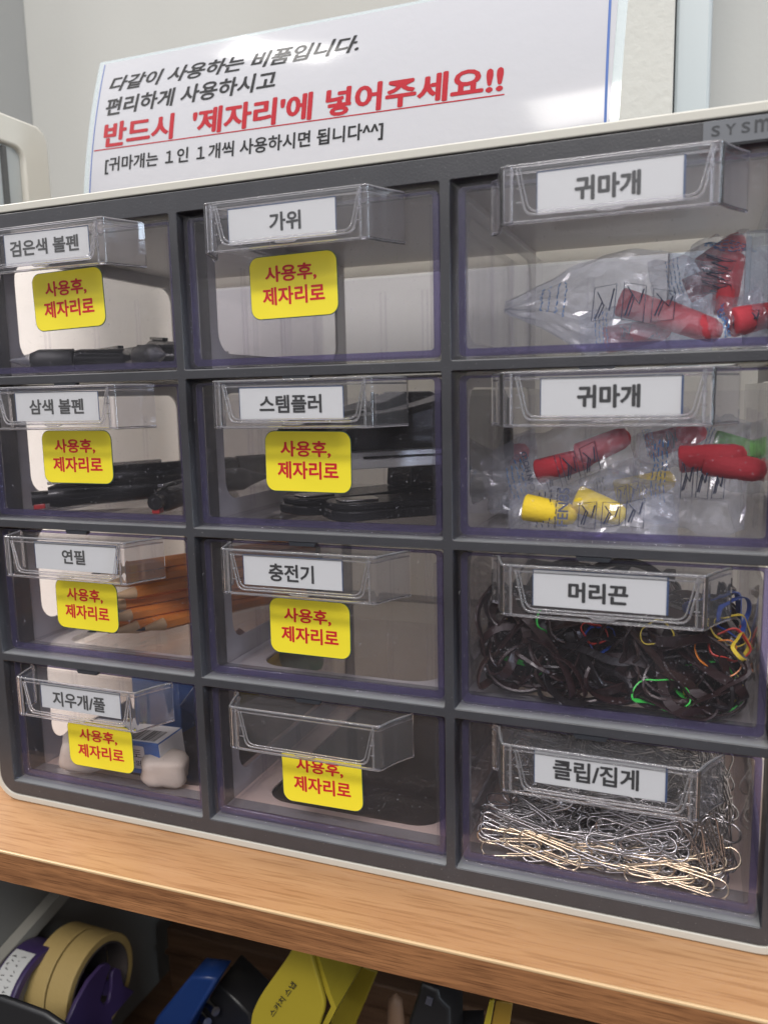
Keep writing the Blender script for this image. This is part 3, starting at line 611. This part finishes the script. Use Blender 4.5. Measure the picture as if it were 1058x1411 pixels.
# earplug packets
M_film = clear('packet_film', (0.94, 0.95, 0.97), haze=0.10, haze_col=(0.8, 0.84, 0.93), rough=0.14, gloss=1.1, bump=0.5, bscale=70, base=0.06)
M_plugr = mat('foam_red', (0.52, 0.03, 0.045), 0.8, bump=0.3, bscale=900); M_plugy = mat('foam_yellow', (0.85, 0.62, 0.02), 0.8, bump=0.3, bscale=900)
M_plugg = mat('foam_green', (0.25, 0.62, 0.18), 0.8); M_print = mat('packet_blue_ink', (0.03, 0.16, 0.40), 0.5); M_printk = mat('packet_dark_ink', (0.03, 0.04, 0.08), 0.5)
def packet(A, B, Wd, side, plugs, label, seed, ink='blue', text=None, h=0.010):
    """A: tail of the pouch, B: its other end, side: rough direction of the width"""
    A, B = Vector(A), Vector(B); ex = (B-A).normalized(); L = (B-A).length; ey = Vector(side); ey = (ey - ex*ey.dot(ex)).normalized(); ez = ex.cross(ey)
    if ez.y > 0: ez = -ez
    c = (A+B)/2; M_ = Matrix((ex, ey, ez)).transposed().to_4x4()
    o = thing('earplug_packet', c, label, 'earplug packet', 'earplug packets'); o.matrix_world = Matrix.Translation(c) @ M_
    nx, ny = 26, 14; vs = []; fs = []
    def surf(i, j, sgn):
        u = -1 + 2*i/nx; v = -1 + 2*j/ny
        e = (1-abs(u)**4)*(1-abs(v)**3)
        taper = (0.72 + 0.28*min(1, (u+1)*1.3)) if seed != 1 else 0.10 + 0.90*min(1, (u+1)*1.1)
        p = Vector((u*L/2, v*Wd/2*taper, 0)); q = Vector((u*2.3, v*2.3, seed*3.1))
        crumple = noise.noise(q)*0.0042 + noise.noise(q*2.2)*0.0014
        p.z = sgn*h/2*e**0.6 + crumple + 0.0035*math.sin(u*2.2+seed); p.y += noise.noise(q+Vector((5, 0, 0)))*0.0035
        return p
    for sgn in (1, -1):
        b0 = len(vs); vs += [surf(i, j, sgn) for i in range(nx+1) for j in range(ny+1)]
        for i in range(nx):
            for j in range(ny):
                a = b0+i*(ny+1)+j; f = (a, a+1, a+ny+2, a+ny+1); fs.append(f if sgn > 0 else f[::-1])
    g = MB(); g.add(vs, fs, 0, False); me = g.mesh('pouch'); link('pouch', me, M_film, o)
    for (px_, py_, dx, dy, m, ln) in plugs:
        d = Vector((dx, dy, 0)).normalized(); s = Vector((px_*L/2, py_*Wd/2, 0)); r_ = 0.0053
        g = MB(); g.tube([s, s+d*.0006, s+d*(ln*.5), s+d*(ln*.82), s+d*(ln*.95), s+d*ln], [r_*.92, r_*1.02, r_*.93, r_*.84, r_*.62, r_*.2], 18)
        g.build('earplug', m, o)
    ik = M_print if ink == 'blue' else M_printk
    g = MB()
    def on(u, v): return surf((u+1)*nx/2, (v+1)*ny/2, 1) + Vector((0, 0, 0.0004))
    for k in range(3):                     # pictogram frames
        u0 = -0.12 + k*0.27; v0 = -0.15
        pts = [on(u0, v0-0.28), on(u0+0.2, v0-0.28), on(u0+0.2, v0+0.34), on(u0, v0+0.34)]
        g.tube(pts, 0.00016, 4, closed=True); g.tube([on(u0+.03, v0-.2), on(u0+.08, v0+.1), on(u0+.15, v0-.05), on(u0+.18, v0+.25)], 0.0003, 4)
        g.tube([on(u0+.03, v0+.25), on(u0+.1, v0+.05), on(u0+.06, v0-.2)], 0.00022, 4)
    g.build('pictograms', M_printk, o)
    g = MB(); rs = random.Random(seed)
    for k in range(4):
        u = -0.62 + k*0.075; v = -0.55
        while v < 0.5:
            dv = rs.uniform(0.04, 0.12); g.tube([on(u, v), on(u+rs.uniform(-.02, .02), v+dv)], 0.0002, 4); v += dv+0.045
    g.build('small_print', ik, o)
    if text:
        me = text_mesh(text, Wd*0.5, None, 0.02, 0.00004)
        me.transform(Matrix.Rotation(math.radians(-90), 4, 'X')); me.transform(Matrix.Rotation(math.radians(90), 4, 'Z')); p = on(-0.30, 0.0); me.transform(Matrix.Translation((p.x, p.y, p.z+0.002))); link('lettering', me, M_printk, o)
    return o
R_, Y_, G_ = M_plugr, M_plugy, M_plugg
packet(at(694, 418, Y=0.022), at(985, 428, Y=0.030), 0.042, at(830, 350, Y=0.03)-at(840, 440, Y=0.02), [(0.12, 0.12, 1, -0.28, R_, 0.023), (0.52, -0.08, 1, -0.35, R_, 0.023)],
       'large clear packet with two red earplugs end to end, front of top right drawer', 1)
packet(at(1010, 325, Y=0.045), at(985, 430, Y=0.035), 0.030, (1, 0, 0.1), [(-0.45, 0.05, 1, 0.1, R_, 0.024)], 'clear packet standing upright at the right with one red earplug, top right drawer', 2)
packet(at(800, 470, Y=0.035), at(935, 450, Y=0.035), 0.024, (0, 0.3, 1), [(-0.5, -0.1, 1, 0.05, R_, 0.025)], 'red earplug packet lying on the drawer floor under the large packet', 3)
packet(at(900, 400, Y=0.075), at(1040, 360, Y=0.07), 0.030, (0, 0.3, 1), [(0.0, 0.2, 1, 0.5, R_, 0.02), (-0.35, -0.3, 1, 0.2, R_, 0.02)], 'clear packet at the back with small red earplugs and a blue mark', 4)
packet(at(975, 448, Y=0.022), at(1048, 440, Y=0.03), 0.020, (0, 0.2, 1), [(-0.1, 0.0, 1, 0.1, R_, 0.018)], 'small crumpled red earplug packet in the right front corner of the top right drawer', 5)
G3 = 'earplug packets'
packet(at(665, 675, Y=0.040), at(870, 612, Y=0.036), 0.034, (0, 0.2, 1), [(-0.22, 0.02, 1, -0.02, R_, 0.024), (0.34, 0.1, 1, 0.1, R_, 0.022)], 'clear packet printed CAN HOLD with two red earplugs, at the left of its drawer', 6, text='CAN HOLD')
packet(at(700, 700, Y=0.018), at(935, 712, Y=0.020), 0.030, (0, 0.3, 1), [(-0.80, 0.05, 1, -0.12, Y_, 0.021), (-0.18, 0.35, 1, -0.35, Y_, 0.020)], 'clear packet of yellow earplugs nearest the front, with dark pictograms', 7, 'dark', 'FEN85')
packet(at(800, 690, Y=0.045), at(925, 672, Y=0.045), 0.026, (0, 0.4, 1), [(-0.2, 0.1, 1, 0.1, Y_, 0.024)], 'yellow earplug packet lying behind the frontmost one', 8, 'dark')
packet(at(870, 620, Y=0.055), at(960, 600, Y=0.060), 0.026, (0, 0.2, 1), [(-0.5, 0, 1, 0.05, R_, 0.024)], 'small dark red earplug packet at the back middle of its drawer', 9)
packet(at(875, 650, Y=0.034), at(1030, 655, Y=0.030), 0.044, (0, 0.25, 1), [(-0.2, 0.25, 1, 0.1, R_, 0.024), (0.25, 0.22, 1, -0.15, R_, 0.022)], 'crumpled shiny packet with a fat red earplug at the right of its drawer', 10)
packet(at(940, 600, Y=0.080), at(1060, 640, Y=0.080), 0.030, (0, 0.2, 1), [(-0.3, 0.1, 1, 0.1, G_, 0.02)], 'packet with a pale green earplug far back at the right', 11)
packet(at(640, 640, Y=0.090), at(740, 630, Y=0.100), 0.026, (0, 0.2, 1), [(-0.4, 0.0, 1, 0.2, R_, 0.022)], 'red earplug packet far back at the left of its drawer', 12)
g = MB(); g.box(0.3425, 0.3445, 0.030, 0.034, -0.0625, -0.024); g.box(0.3425, 0.3525, 0.0305, 0.0325, -0.0625, -0.022)
tag(g.build('drawer_insert', M_lam, bevel=0.0003), 'clear upright plastic strip in the right corner of the top right drawer', 'insert')
# hair ties
def tie_mesh(k):
    rs = random.Random(50+k); N_ = 40; pts = []
    a, b_ = rs.uniform(0.011, 0.018), rs.uniform(0.006, 0.012); ph = [rs.uniform(0, 6.28) for _ in range(6)]
    for i in range(N_):
        t = 2*math.pi*i/N_
        pts.append((a*math.cos(t)*(1+.12*math.sin(2*t+ph[0])), b_*math.sin(t)*(1+.2*math.sin(3*t+ph[1])), 0.0022*math.sin(2*t+ph[2])+0.0016*math.sin(3*t+ph[3])))
    g = MB(); g.tube(pts, 0.0008, 5, closed=True, sx=0.9, sm=False, up=(rs.uniform(-.3, .3), rs.uniform(-.3, .3), 1) if k % 3 else None)
    if k % 4:
        g = MB(); P_ = [Vector(p) for p in pts]; hw, ht = 0.0014, 0.0003; vs = []
        for i, p in enumerate(P_):
            t = (P_[(i+1) % N_]-P_[i-1]).normalized(); u = Vector((0, 0, 1)); u = (u - t*u.dot(t)).normalized(); tw = 0.5*math.sin(2*math.pi*i/N_+ph[4]); s_ = t.cross(u); u, s_ = u*math.cos(tw)+s_*math.sin(tw), s_*math.cos(tw)-u*math.sin(tw)
            vs += [p+u*hw+s_*ht, p+u*hw-s_*ht, p-u*hw-s_*ht, p-u*hw+s_*ht]
        fs = [(i*4+q, i*4+(q+1) % 4, ((i+1) % N_)*4+(q+1) % 4, ((i+1) % N_)*4+q) for i in range(N_) for q in range(4)]
        g.add(vs, fs, 0, False)
    return g.mesh('hair_tie')
TM = [tie_mesh(k) for k in range(8)]
M_brown = mat('tie_dark_brown', (0.017, 0.006, 0.006), 0.33); M_blk = mat('tie_black', (0.008, 0.006, 0.007), 0.32); M_brn2 = mat('tie_brown', (0.032, 0.015, 0.012), 0.38)
tcol = {'green': mat('tie_green', (0.05, 0.62, 0.08), 0.4), 'yellow': mat('tie_yellow', (0.72, 0.55, 0.04), 0.4), 'blue': mat('tie_blue', (0.02, 0.07, 0.35), 0.4), 'red': mat('tie_red', (0.65, 0.05, 0.03), 0.4), 'orange': mat('tie_orange', (0.8, 0.25, 0.03), 0.4), 'pink': mat('tie_pink', (0.75, 0.4, 0.42), 0.4)}
TV = {}
def tie(m, k, loc, rot, label, group, s=1.0):
    key = (m.name, k)
    if key not in TV: me = TM[k].copy(); me.materials.append(m); TV[key] = me
    o = bpy.data.objects.new('hair_tie', TV[key]); C.objects.link(o); o.location = loc; o.rotation_euler = rot; o.scale = (s, s, s)
    return tag(o, label, 'hair tie', group)
rt = random.Random(11); zf = fz(2)
def inside(o, x0, x1, y0, y1, zlo, zhi):
    bpy_m = o.rotation_euler.to_matrix(); pts = [bpy_m @ (v.co*o.scale.x) for v in o.data.vertices]
    for ax, (lo, hi) in enumerate(((x0, x1), (y0, y1), (zlo, zhi))):
        a = min(p[ax] for p in pts); b_ = max(p[ax] for p in pts); c_ = o.location[ax]
        if c_+a < lo: c_ = lo-a
        if c_+b_ > hi: c_ = hi-b_
        if b_-a > hi-lo: c_ = (lo+hi)/2-(a+b_)/2
        o.location[ax] = c_
X0, X1 = 0.2465, 0.3495
def side_words(x): return ('at the far left', 'left of middle', 'in the middle', 'right of middle', 'at the far right')[min(4, max(0, int((x-X0)/(X1-X0)*5)))]
def deep_words(y): return 'against the front panel' if y < 0.020 else ('a little behind the front' if y < 0.045 else 'deep at the back')
def tie_label(m, k, x, y, z):
    c_ = {'tie_dark_brown': 'dark brown', 'tie_black': 'black', 'tie_brown': 'lighter brown'}[m.name]
    return f"{c_} {'round' if k % 4 == 0 else 'flat'} hair tie {side_words(x)}, {deep_words(y)}, {'high' if z > 0.018 else 'low'}"
for i in range(285):
    k = rt.randrange(8); y = 0.013 + 0.085*(i/285.0)**1.3
    x = rt.uniform(X0+0.008, X1-0.008); ztop = 0.030 + 0.006*math.sin(x*70+1) - 0.008*abs(x-0.298)/0.05
    if y < 0.03: z = rt.uniform(0.003, ztop)
    else: z = rt.uniform(0.006, ztop+0.004)
    m = (M_brown, M_blk, M_brown, M_brn2, M_brown)[rt.randrange(5)]
    if x > 0.333 and z > 0.020 and y < 0.05: z = rt.uniform(0.002, 0.016)
    if y < 0.028: rot = (math.radians(90+rt.gauss(0, 28)), rt.gauss(0, .5), rt.gauss(0, .35))
    else: rot = (math.radians(rt.gauss(20, 40)), rt.gauss(0, .5), rt.uniform(0, 6.3))
    o = tie(m, k, (x, y, zf+z), rot, tie_label(m, k, x, y, z), 'dark hair ties', rt.uniform(1.0, 1.45))
    inside(o, X0, X1, 0.0078, 0.15, zf+0.0004, zf+0.046)
cs = [('green', 910, 970, 0.0095, (1.75, .1, .1), 'bright green hair tie on the drawer floor, right of the middle', 0.75), ('green', 770, 862, 0.0105, (1.5, .2, .5), 'bright green hair tie standing in a loop under the left half of the handle', 0.8),
      ('green', 735, 955, 0.03, (.6, .3, 1.1), 'green hair tie glimpsed low at the left of the heap', .9), ('yellow', 980, 975, 0.022, (1.3, .2, 0), 'yellow hair tie low at the right of the heap', 0.9),
      ('green', 975, 958, 0.020, (1.4, .1, 0), 'lime green hair tie seen through the dark ones at the right', 0.8), ('yellow', 880, 880, 0.04, (.9, .2, .2), 'yellow hair tie at the top middle of the heap', .9),
      ('yellow', 700, 868, 0.05, (.9, .2, .2), 'yellow hair tie at the top left of the heap', .9), ('blue', 1015, 862, 0.045, (1.4, .3, .9), 'blue hair tie standing at the right back under the handle', 1.1),
      ('blue', 850, 868, 0.05, (1.0, .3, .9), 'blue hair tie behind the middle of the heap', 1.0), ('red', 1020, 892, 0.05, (1.2, .3, .1), 'red hair tie at the right back of the heap', 1.0),
      ('orange', 1005, 905, 0.045, (1.0, .5, .6), 'orange hair tie at the right back of the heap', 1.0), ('yellow', 1030, 885, 0.05, (1.3, .2, .4), 'yellow hair tie at the far right back of the heap', .8),
      ('red', 812, 875, 0.05, (1.0, .5, .6), 'red hair tie at the top middle of the heap', .7), ('pink', 978, 908, 0.04, (1.4, .5, .6), 'pink hair tie peeping out near the right of the heap', .5)]
cs += [('red', 1018, 892, 0.016, (1.4, .3, .1), 'red hair tie just under the right end of the handle', .6), ('yellow', 1008, 868, 0.018, (1.5, .2, .4), 'small yellow hair tie above the red one at the right', .5),
       ('blue', 1012, 850, 0.020, (1.5, .1, .6), 'blue hair tie looping up beside the right end of the handle', .6), ('orange', 990, 905, 0.014, (1.3, .3, .2), 'orange hair tie low at the right, beside the red one', .55),
       ('yellow', 1034, 895, 0.015, (1.4, .2, 1.2), 'yellow hair tie nearest the right wall of its drawer', .5), ('blue', 826, 880, 0.014, (1.4, .5, .2), 'small blue hair tie under the middle of the handle', .45),
       ('red', 818, 872, 0.012, (1.2, .5, .2), 'tiny red hair tie under the middle of the handle', .4), ('yellow', 905, 874, 0.012, (1.5, .1, .1), 'small yellow hair tie under the handle, right of the middle', .5)]
for col, u, v, y, rot, lab, s in cs:
    o = tie(tcol[col], rt.choice((1, 3, 5, 7)), at(u, v, Y=y), rot, lab, 'coloured hair ties', s); inside(o, X0, X1, 0.0078, 0.15, zf+0.0006, zf+0.05)
# paper clips
def clip_mesh(k):
    rs = random.Random(k); L, W_, r_ = 0.030, 0.0072, 0.00040; P_ = []
    def arc(cx, cy, rad, a0, a1, n=7, z=0): return [(cx+rad*math.cos(math.radians(a0+(a1-a0)*i/n)), cy+rad*math.sin(math.radians(a0+(a1-a0)*i/n)), z) for i in range(n+1)]
    h = W_/2; P_ += [(-L*.22, h*.98, 0.0004)] + arc(L/2-h, 0, h, 90, -90) + arc(-L/2+h, 0, h, -90, -270)[0:0]
    P_ += arc(-L/2+h*.85, -h*.15, h*.85, 270, 90, z=0.0004)
    P_ += [(L/2-h*2.1, h*.70, 0.0008)] + arc(L/2-h*2.1, 0, h*.70, 90, -90, z=0.0008) + [(-L*.14, -h*.70, 0.0008)]
    g = MB(); g.tube(P_, r_, 6); return g.mesh('paper_clip')
CMs = [clip_mesh(0)]
M_warm_wire = mat('wood_reflection_wire', (0.76, 0.64, 0.46), 0.2, metal=1.0); M_wire = mat('steel_wire', (0.52, 0.51, 0.49), 0.24, metal=1.0)  # first wire: warm reflection of the wood put into its colour
cm1 = CMs[0].copy(); cm1.materials.append(M_wire); cm2 = CMs[0].copy(); cm2.materials.append(M_warm_wire)
zf = fz(3); rc = random.Random(21)
def clip(me, loc, rot, label, group, s=1.0):
    o = bpy.data.objects.new('paper_clip', me); C.objects.link(o); o.location = loc; o.rotation_euler = rot; o.scale = (s, s, s); tag(o, label, 'paper clip', group)
    inside(o, X0, X1, 0.0076, 0.15, zf+0.0004, zf+0.046); return o
for i in range(13):
    x = X0+0.014+ (i/12.0)*0.078 + rc.gauss(0, .003); z = 0.0035 + rc.uniform(0, 0.008)*(1-i/24)
    clip(cm2, (x, 0.0085+rc.uniform(0, .006), zf+z), (math.radians(80+rc.gauss(0, 10)), rc.gauss(0, .16), rc.gauss(0, .07)), f"reflection-tinted paper clip {side_words(x)} in the front row, {'upper' if z > 0.007 else 'lower'} layer", 'reflection-tinted paper clips at the front', 1.0+rc.uniform(-.02, .08))
for i in range(285):
    t = i/285.0; y = 0.012 + 0.088*t**1.3; x = rc.uniform(X0+0.006, X1-0.006)
    ht = 0.011 + 0.62*min(0.022, max(0, (y-0.012))*1.1)+ 0.004*math.sin(x*60)
    z = rc.uniform(0.002, ht+0.006) if y < 0.05 else rc.uniform(0.010, ht+0.010)
    right = x > 0.328
    if right and rc.random() < .75: rot = (math.radians(85+rc.gauss(0, 14)), math.radians(75+rc.gauss(0, 16)), rc.gauss(0, .5)); z = rc.uniform(0.012, 0.022)
    elif y < 0.03: rot = (math.radians(70+rc.gauss(0, 22)), rc.gauss(0, .28), rc.gauss(0, .25))
    else: rot = (math.radians(rc.gauss(25, 30)), rc.gauss(0.1, .35), rc.gauss(0.2 if x > .29 else -0.9, .7))
    clip(cm1, (x, y, zf+z), rot, f"steel paper clip {'standing on end' if right else 'lying'} {side_words(x)}, {deep_words(y)}, {'high' if z > 0.014 else 'low'}{', tilted right' if rot[1] > 0.22 and not right else (', tilted left' if rot[1] < -0.18 and not right else '')}", 'steel paper clips', 1.0+rc.uniform(-.04, .08))

#BELOW
# ------------------------------------------------------------------ below the shelf board
ZL = -0.600
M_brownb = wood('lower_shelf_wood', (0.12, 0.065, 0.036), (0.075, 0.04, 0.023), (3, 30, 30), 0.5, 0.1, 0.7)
low = thing('lower_shelf', (0, 0, ZL), 'brown wooden lower shelf with a raised back ledge, dim beneath the upper board', 'shelf')
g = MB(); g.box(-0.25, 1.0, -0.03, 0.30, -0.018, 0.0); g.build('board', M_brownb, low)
g = MB(); g.box(-0.085, 1.0, 0.235, 0.252, 0.0, 0.0); 
lt = at(330, 1322, Y=0.22).z - ZL
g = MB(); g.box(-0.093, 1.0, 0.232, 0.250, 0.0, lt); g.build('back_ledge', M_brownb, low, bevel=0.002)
g = MB(); g.box(-0.093, 1.0, 0.2285, 0.232, lt-0.022, lt-0.019); g.build('ledge_bead', M_brownb, low)
M_dim = mat('shaded_wall_grey', (0.15, 0.145, 0.135), 0.7, bump=0.2)  # wall grey darkened, with the shade under the board put into it
g = MB(); g.box(-0.1095, 1.0, 0.300, 0.306, 0.0, 0.2985); g.build('back_panel', M_dim, low)  # sheet added in front of the wall to darken the space below
root = thing('side_panel', (-0.11, 0.0, ZL), 'pale panel with a light rail at the lower left under the shelf board', 'panel')
g = MB(); g.box(-0.010, 0.0, -0.10, 0.30, 0.0, 0.2985); g.build('panel_sheet', M_dim, root)
a, b_ = at(0, 1322, X=-0.108), at(75, 1237, X=-0.108)
g = MB(); dv = (b_-a).normalized()
A0, B0 = a-dv*.1, b_+dv*.07
g.prism([(A0.y, A0.z-ZL-0.004), (B0.y, B0.z-ZL-0.004), (B0.y, B0.z-ZL+0.006), (A0.y, A0.z-ZL+0.006)], 0.0005, 0.010, 'x'); g.build('rail', mat('dull_rail', (0.26, 0.25, 0.225), 0.5), root)
M_purp = mat('purple_plastic', (0.04, 0.024, 0.085), 0.4); M_tape = mat('masking_tape', (0.37, 0.265, 0.10), 0.65, bump=0.4, bscale=400); M_core = mat('roll_core', (0.05, 0.04, 0.04), 0.8)
def ring(g, x0, x1, cy_, cz, r0, r1, mi=0, n=56):
    vs = []
    for x in (x0, x1):
        for r_ in (r0, r1): vs += [(x, cy_+r_*math.cos(2*math.pi*k/n), cz+r_*math.sin(2*math.pi*k/n)) for k in range(n)]
    fs = []
    for k in range(n):
        k2 = (k+1) % n; fs += [(k, k2, n+k2, n+k), (2*n+k, 3*n+k, 3*n+k2, 2*n+k2), (n+k, n+k2, 3*n+k2, 3*n+k), (k, 2*n+k, 2*n+k2, k2)]
    g.add(vs, fs, mi, True)
c = at(141, 1360, Y=0.100); cz = c.z; rot_z = 0.0
def roll(loc, label):
    o = thing('masking_tape_roll', loc, label, 'tape', 'yellow masking tape rolls', (0, 0, rot_z))
    g = MB(); ring(g, -0.0175, 0, 0, 0, 0.0285, 0.034); g.build('tape', M_tape, o, bevel=0.0006)
    g = MB(); ring(g, -0.0176, 0.0002, 0, 0, 0.0275, 0.0284); g.build('core', M_core, o)
roll((c.x-0.001, c.y, cz), 'yellow masking tape roll on the purple dispenser, nearer one to the right')
roll((c.x-0.001-0.0190*math.cos(rot_z), c.y-0.0190*math.sin(rot_z), cz), 'yellow masking tape roll just left of the other one')
disp = thing('tape_dispenser', (c.x+0.010, c.y-0.010, ZL), 'purple tape dispenser with notched side plate, holding two yellow masking tape rolls', 'tape dispenser', 'purple tape dispensers', (0, 0, rot_z))
pxs = [(60, 1500), (90, 1411), (104, 1380), (120, 1352), (138, 1331), (147, 1327), (151, 1332), (145, 1345), (139, 1366), (136, 1378), (141, 1385), (148, 1381), (152, 1362), (152, 1342), (157, 1334), (164, 1336), (168, 1358), (183, 1366), (152, 1402), (148, 1500)]
for xp in (c.x+0.006, c.x-0.040):
    q = [at(u, v, X=c.x+0.006) for u, v in pxs]
    link('side_plate', plate([(p.y-disp.location.y, p.z-disp.location.z if uv[1] < 1480 else 0.0) for p, uv in zip(q, pxs)], [], xp-disp.location.x-0.0015, xp-disp.location.x+0.0015, 'x', 0.0004), M_purp, disp)
g = MB(); g.box(-0.048, -0.0056, -0.020, 0.045, 0.0, 0.006); g.build('base', M_purp, disp)
g = MB(); g.tube([(-0.048, 0.010, cz-ZL), (-0.0056, 0.010, cz-ZL)], 0.0048, 16); g.build('spindle', M_purp, disp)
c2 = at(64, 1374, Y=0.080); h2 = c2.z-ZL
d2 = thing('tape_dispenser', (c2.x, c2.y, ZL), 'purple tape dispenser with a white handwritten label at the far lower left', 'tape dispenser', 'purple tape dispensers', (0, 0, rot_z))
g = MB(); ring(g, -0.022, 0.0, 0, h2, 0.027, 0.033); g.build('drum', M_purp, d2, bevel=0.0008)
g = MB(); ring(g, -0.018, -0.004, 0, h2, 0.018, 0.0265); g.build('tape', mat('clear_tape', (0.12, 0.11, 0.10), 0.4), d2)
g = MB(); g.prism([(-0.04, 0.0), (0.04, 0.0), (0.020, h2-0.028), (-0.020, h2-0.028)], -0.022, 0.0, 'x'); g.build('foot', M_purp, d2)
g = MB(); n = 12; vs = []
for k in range(n+1):
    t = math.radians(95+75*k/n)
    for x in (-0.020, -0.003): vs.append((x, 0.0334*math.cos(t), h2+0.0334*math.sin(t)))
g.add(vs, [(2*k, 2*k+1, 2*k+3, 2*k+2) for k in range(n)]); lb = g.build('paper_label', mat('label_dull', (0.5, 0.5, 0.5), 0.6), d2)
g = MB(); rs = random.Random(2)
for row in range(2):
    for k in range(11):
        t = math.radians(102+k*5.4); x = -0.016+row*0.007
        p = [(x+rs.uniform(-.002, .002), 0.0337*math.cos(t+rs.uniform(0, .06)), h2+0.0337*math.sin(t+rs.uniform(0, .06))) for _ in range(3)]; g.tube(p, 0.00028, 4)
g.build('handwriting', M_ink, lb)
M_bluep = mat('blue_plastic', (0.01, 0.035, 0.15), 0.35); M_yelp = mat('yellow_plastic', (0.30, 0.235, 0.02), 0.42, var=0.08, bump=0.05); M_blk2 = mat('black_plastic', (0.012, 0.012, 0.014), 0.4)
def chaikin(P_, n=2):
    for _ in range(n): P_ = [q for i in range(len(P_)) for a, b in ((P_[i], P_[(i+1) % len(P_)]),) for q in ((a[0]*.75+b[0]*.25, a[1]*.75+b[1]*.25), (a[0]*.25+b[0]*.75, a[1]*.25+b[1]*.75))]
    return P_
def px_plate(name, pts, y0, y1, m, parent, bev=0.0008):
    q = [at(u, v, Y=y0) for u, v in pts]; loc = parent.location
    return link(name, plate([(p.x-loc.x, p.z-loc.z if uv[1] < 1480 else 0.0005) for p, uv in zip(q, pts)], [], y0-loc.y, y1-loc.y, 'y', bev), m, parent)
bl = thing('hole_punch', (at(260, 1400, Y=0.12).x, 0.12, ZL), 'blue and black desk tool with two metal studs in the dark under the shelf', 'hole punch')
px_plate('handle', [(262, 1346), (298, 1350), (262, 1411), (245, 1450), (195, 1450), (214, 1405)], 0.095, 0.115, M_bluep, bl, 0.002)
px_plate('body', [(300, 1356), (345, 1400), (350, 1470), (240, 1480), (262, 1420)], 0.118, 0.150, M_blk2, bl, 0.002)
for u, v in ((281, 1388), (270, 1403)):
    p = at(u, v, Y=0.114)-Vector(bl.location); g = MB(); g.tube([p+Vector((0.012, -0.004, 0.003)), p+Vector((0.0, 0.004, 0))], 0.003, 12); g.build('metal_stud', M_steel, bl)
px_plate('base', [(200, 1470), (360, 1470), (360, 1530), (200, 1520)], 0.095, 0.150, M_bluep, bl)
yd = thing('tape_dispenser', (at(420, 1400, Y=0.05).x, 0.05, ZL), 'yellow tape dispenser with dark lettering, under the middle of the shelf board', 'tape dispenser')
px_plate('side_plate', chaikin([(340, 1560), (343, 1408), (352, 1384), (364, 1364), (396, 1320), (406, 1300), (424, 1300), (431, 1326), (443, 1368), (448, 1390), (440, 1412), (400, 1560)]), 0.020, 0.0235, M_yelp, yd, 0.001)
q = [at(u, v, Y=0.0237) for u, v in [(430, 1312), (448, 1368), (456, 1388), (440, 1420), (400, 1479)]]
g = MB(); loc = yd.location
for i in range(4):
    a, b2 = q[i]-loc, q[i+1]-loc; y0, y1 = 0.0238-loc.y, 0.085-loc.y
    g.prism([(a.x, a.z), (b2.x, b2.z), (b2.x+0.003, b2.z), (a.x+0.003, a.z)], y0, y1, 'y')
g.build('spine', M_yelp, yd)
px_plate('back_plate', [(452, 1318), (520, 1340), (490, 1411), (470, 1490), (420, 1490), (456, 1400)], 0.086, 0.089, M_yelp, yd)
g = MB(); g.box(-0.03, 0.05, -0.028, 0.04, 0.0, 0.006); g.build('base', M_yelp, yd)
me = text_mesh('스카치 스냅', 0.026, 0.0032, 0.01); pp = at(389, 1378, Y=0.0192)-loc
me.transform(Matrix.Translation(pp) @ Matrix.Rotation(math.radians(-57), 4, 'Y')); link('lettering', me, M_ink, yd)
cyl = thing('wooden_stamp', (at(545, 1400, Y=0.12).x, 0.12, ZL), 'small brown rounded wooden stamp handle in the dark right of the yellow dispenser', 'stamp')
tz = at(545, 1370, Y=0.12).z-ZL
g = MB(); g.tube([(0, 0, 0.01), (0, 0, tz*.4), (0, 0, tz*.85), (0, 0, tz*.97), (0, 0, tz)], [0.0055, 0.0045, 0.0058, 0.0045, 0.001], 18); g.build('grip', mat('stamp_brown', (0.28, 0.17, 0.11), 0.5), cyl)
g = MB(); g.box(-0.014, 0.014, -0.010, 0.010, 0, 0.0100); g.build('stamp_block', M_brownb, cyl, bevel=0.001)
bk = thing('desk_tool', (at(600, 1400, Y=0.06).x, 0.06, ZL), 'black desk tool with a stepped outline under the board, right of the stamp', 'stapler')
px_plate('body', [(580, 1355), (604, 1366), (606, 1378), (620, 1392), (624, 1480), (556, 1480), (562, 1411), (575, 1372)], 0.05, 0.075, M_blk2, bk, 0.002)
px_plate('grey_tab', [(588, 1374), (596, 1378), (594, 1388), (585, 1384)], 0.049, 0.0515, mat('tab_grey', (0.06, 0.06, 0.08), 0.4), bk, 0.0002)
px_plate('base', [(540, 1470), (640, 1470), (640, 1530), (540, 1530)], 0.045, 0.085, M_blk2, bk)
yr = thing('yellow_ruler', (at(680, 1400, Y=0.03).x, 0.03, ZL), 'thin bright yellow edge standing under the board at the lower right', 'ruler')
px_plate('front_edge', [(674, 1380), (681, 1380), (670, 1440), (655, 1510), (646, 1510), (660, 1440)], 0.022, 0.024, M_yelp, yr, 0.0003)
px_plate('blade', [(683, 1380), (706, 1384), (698, 1440), (690, 1505), (660, 1505), (672, 1440)], 0.0245, 0.0265, mat('ochre_plastic', (0.25, 0.15, 0.02), 0.45), yr, 0.0003)
fg = thing('black_tray', (at(40, 1400, Y=-0.01).x, -0.01, ZL-0.02), 'black plastic tray edge in the very lower left corner', 'tray')
px_plate('rim', [(-80, 1368), (0, 1376), (60, 1398), (100, 1425), (110, 1480), (-80, 1480)], -0.02, -0.016, M_blk2, fg, 0.002)
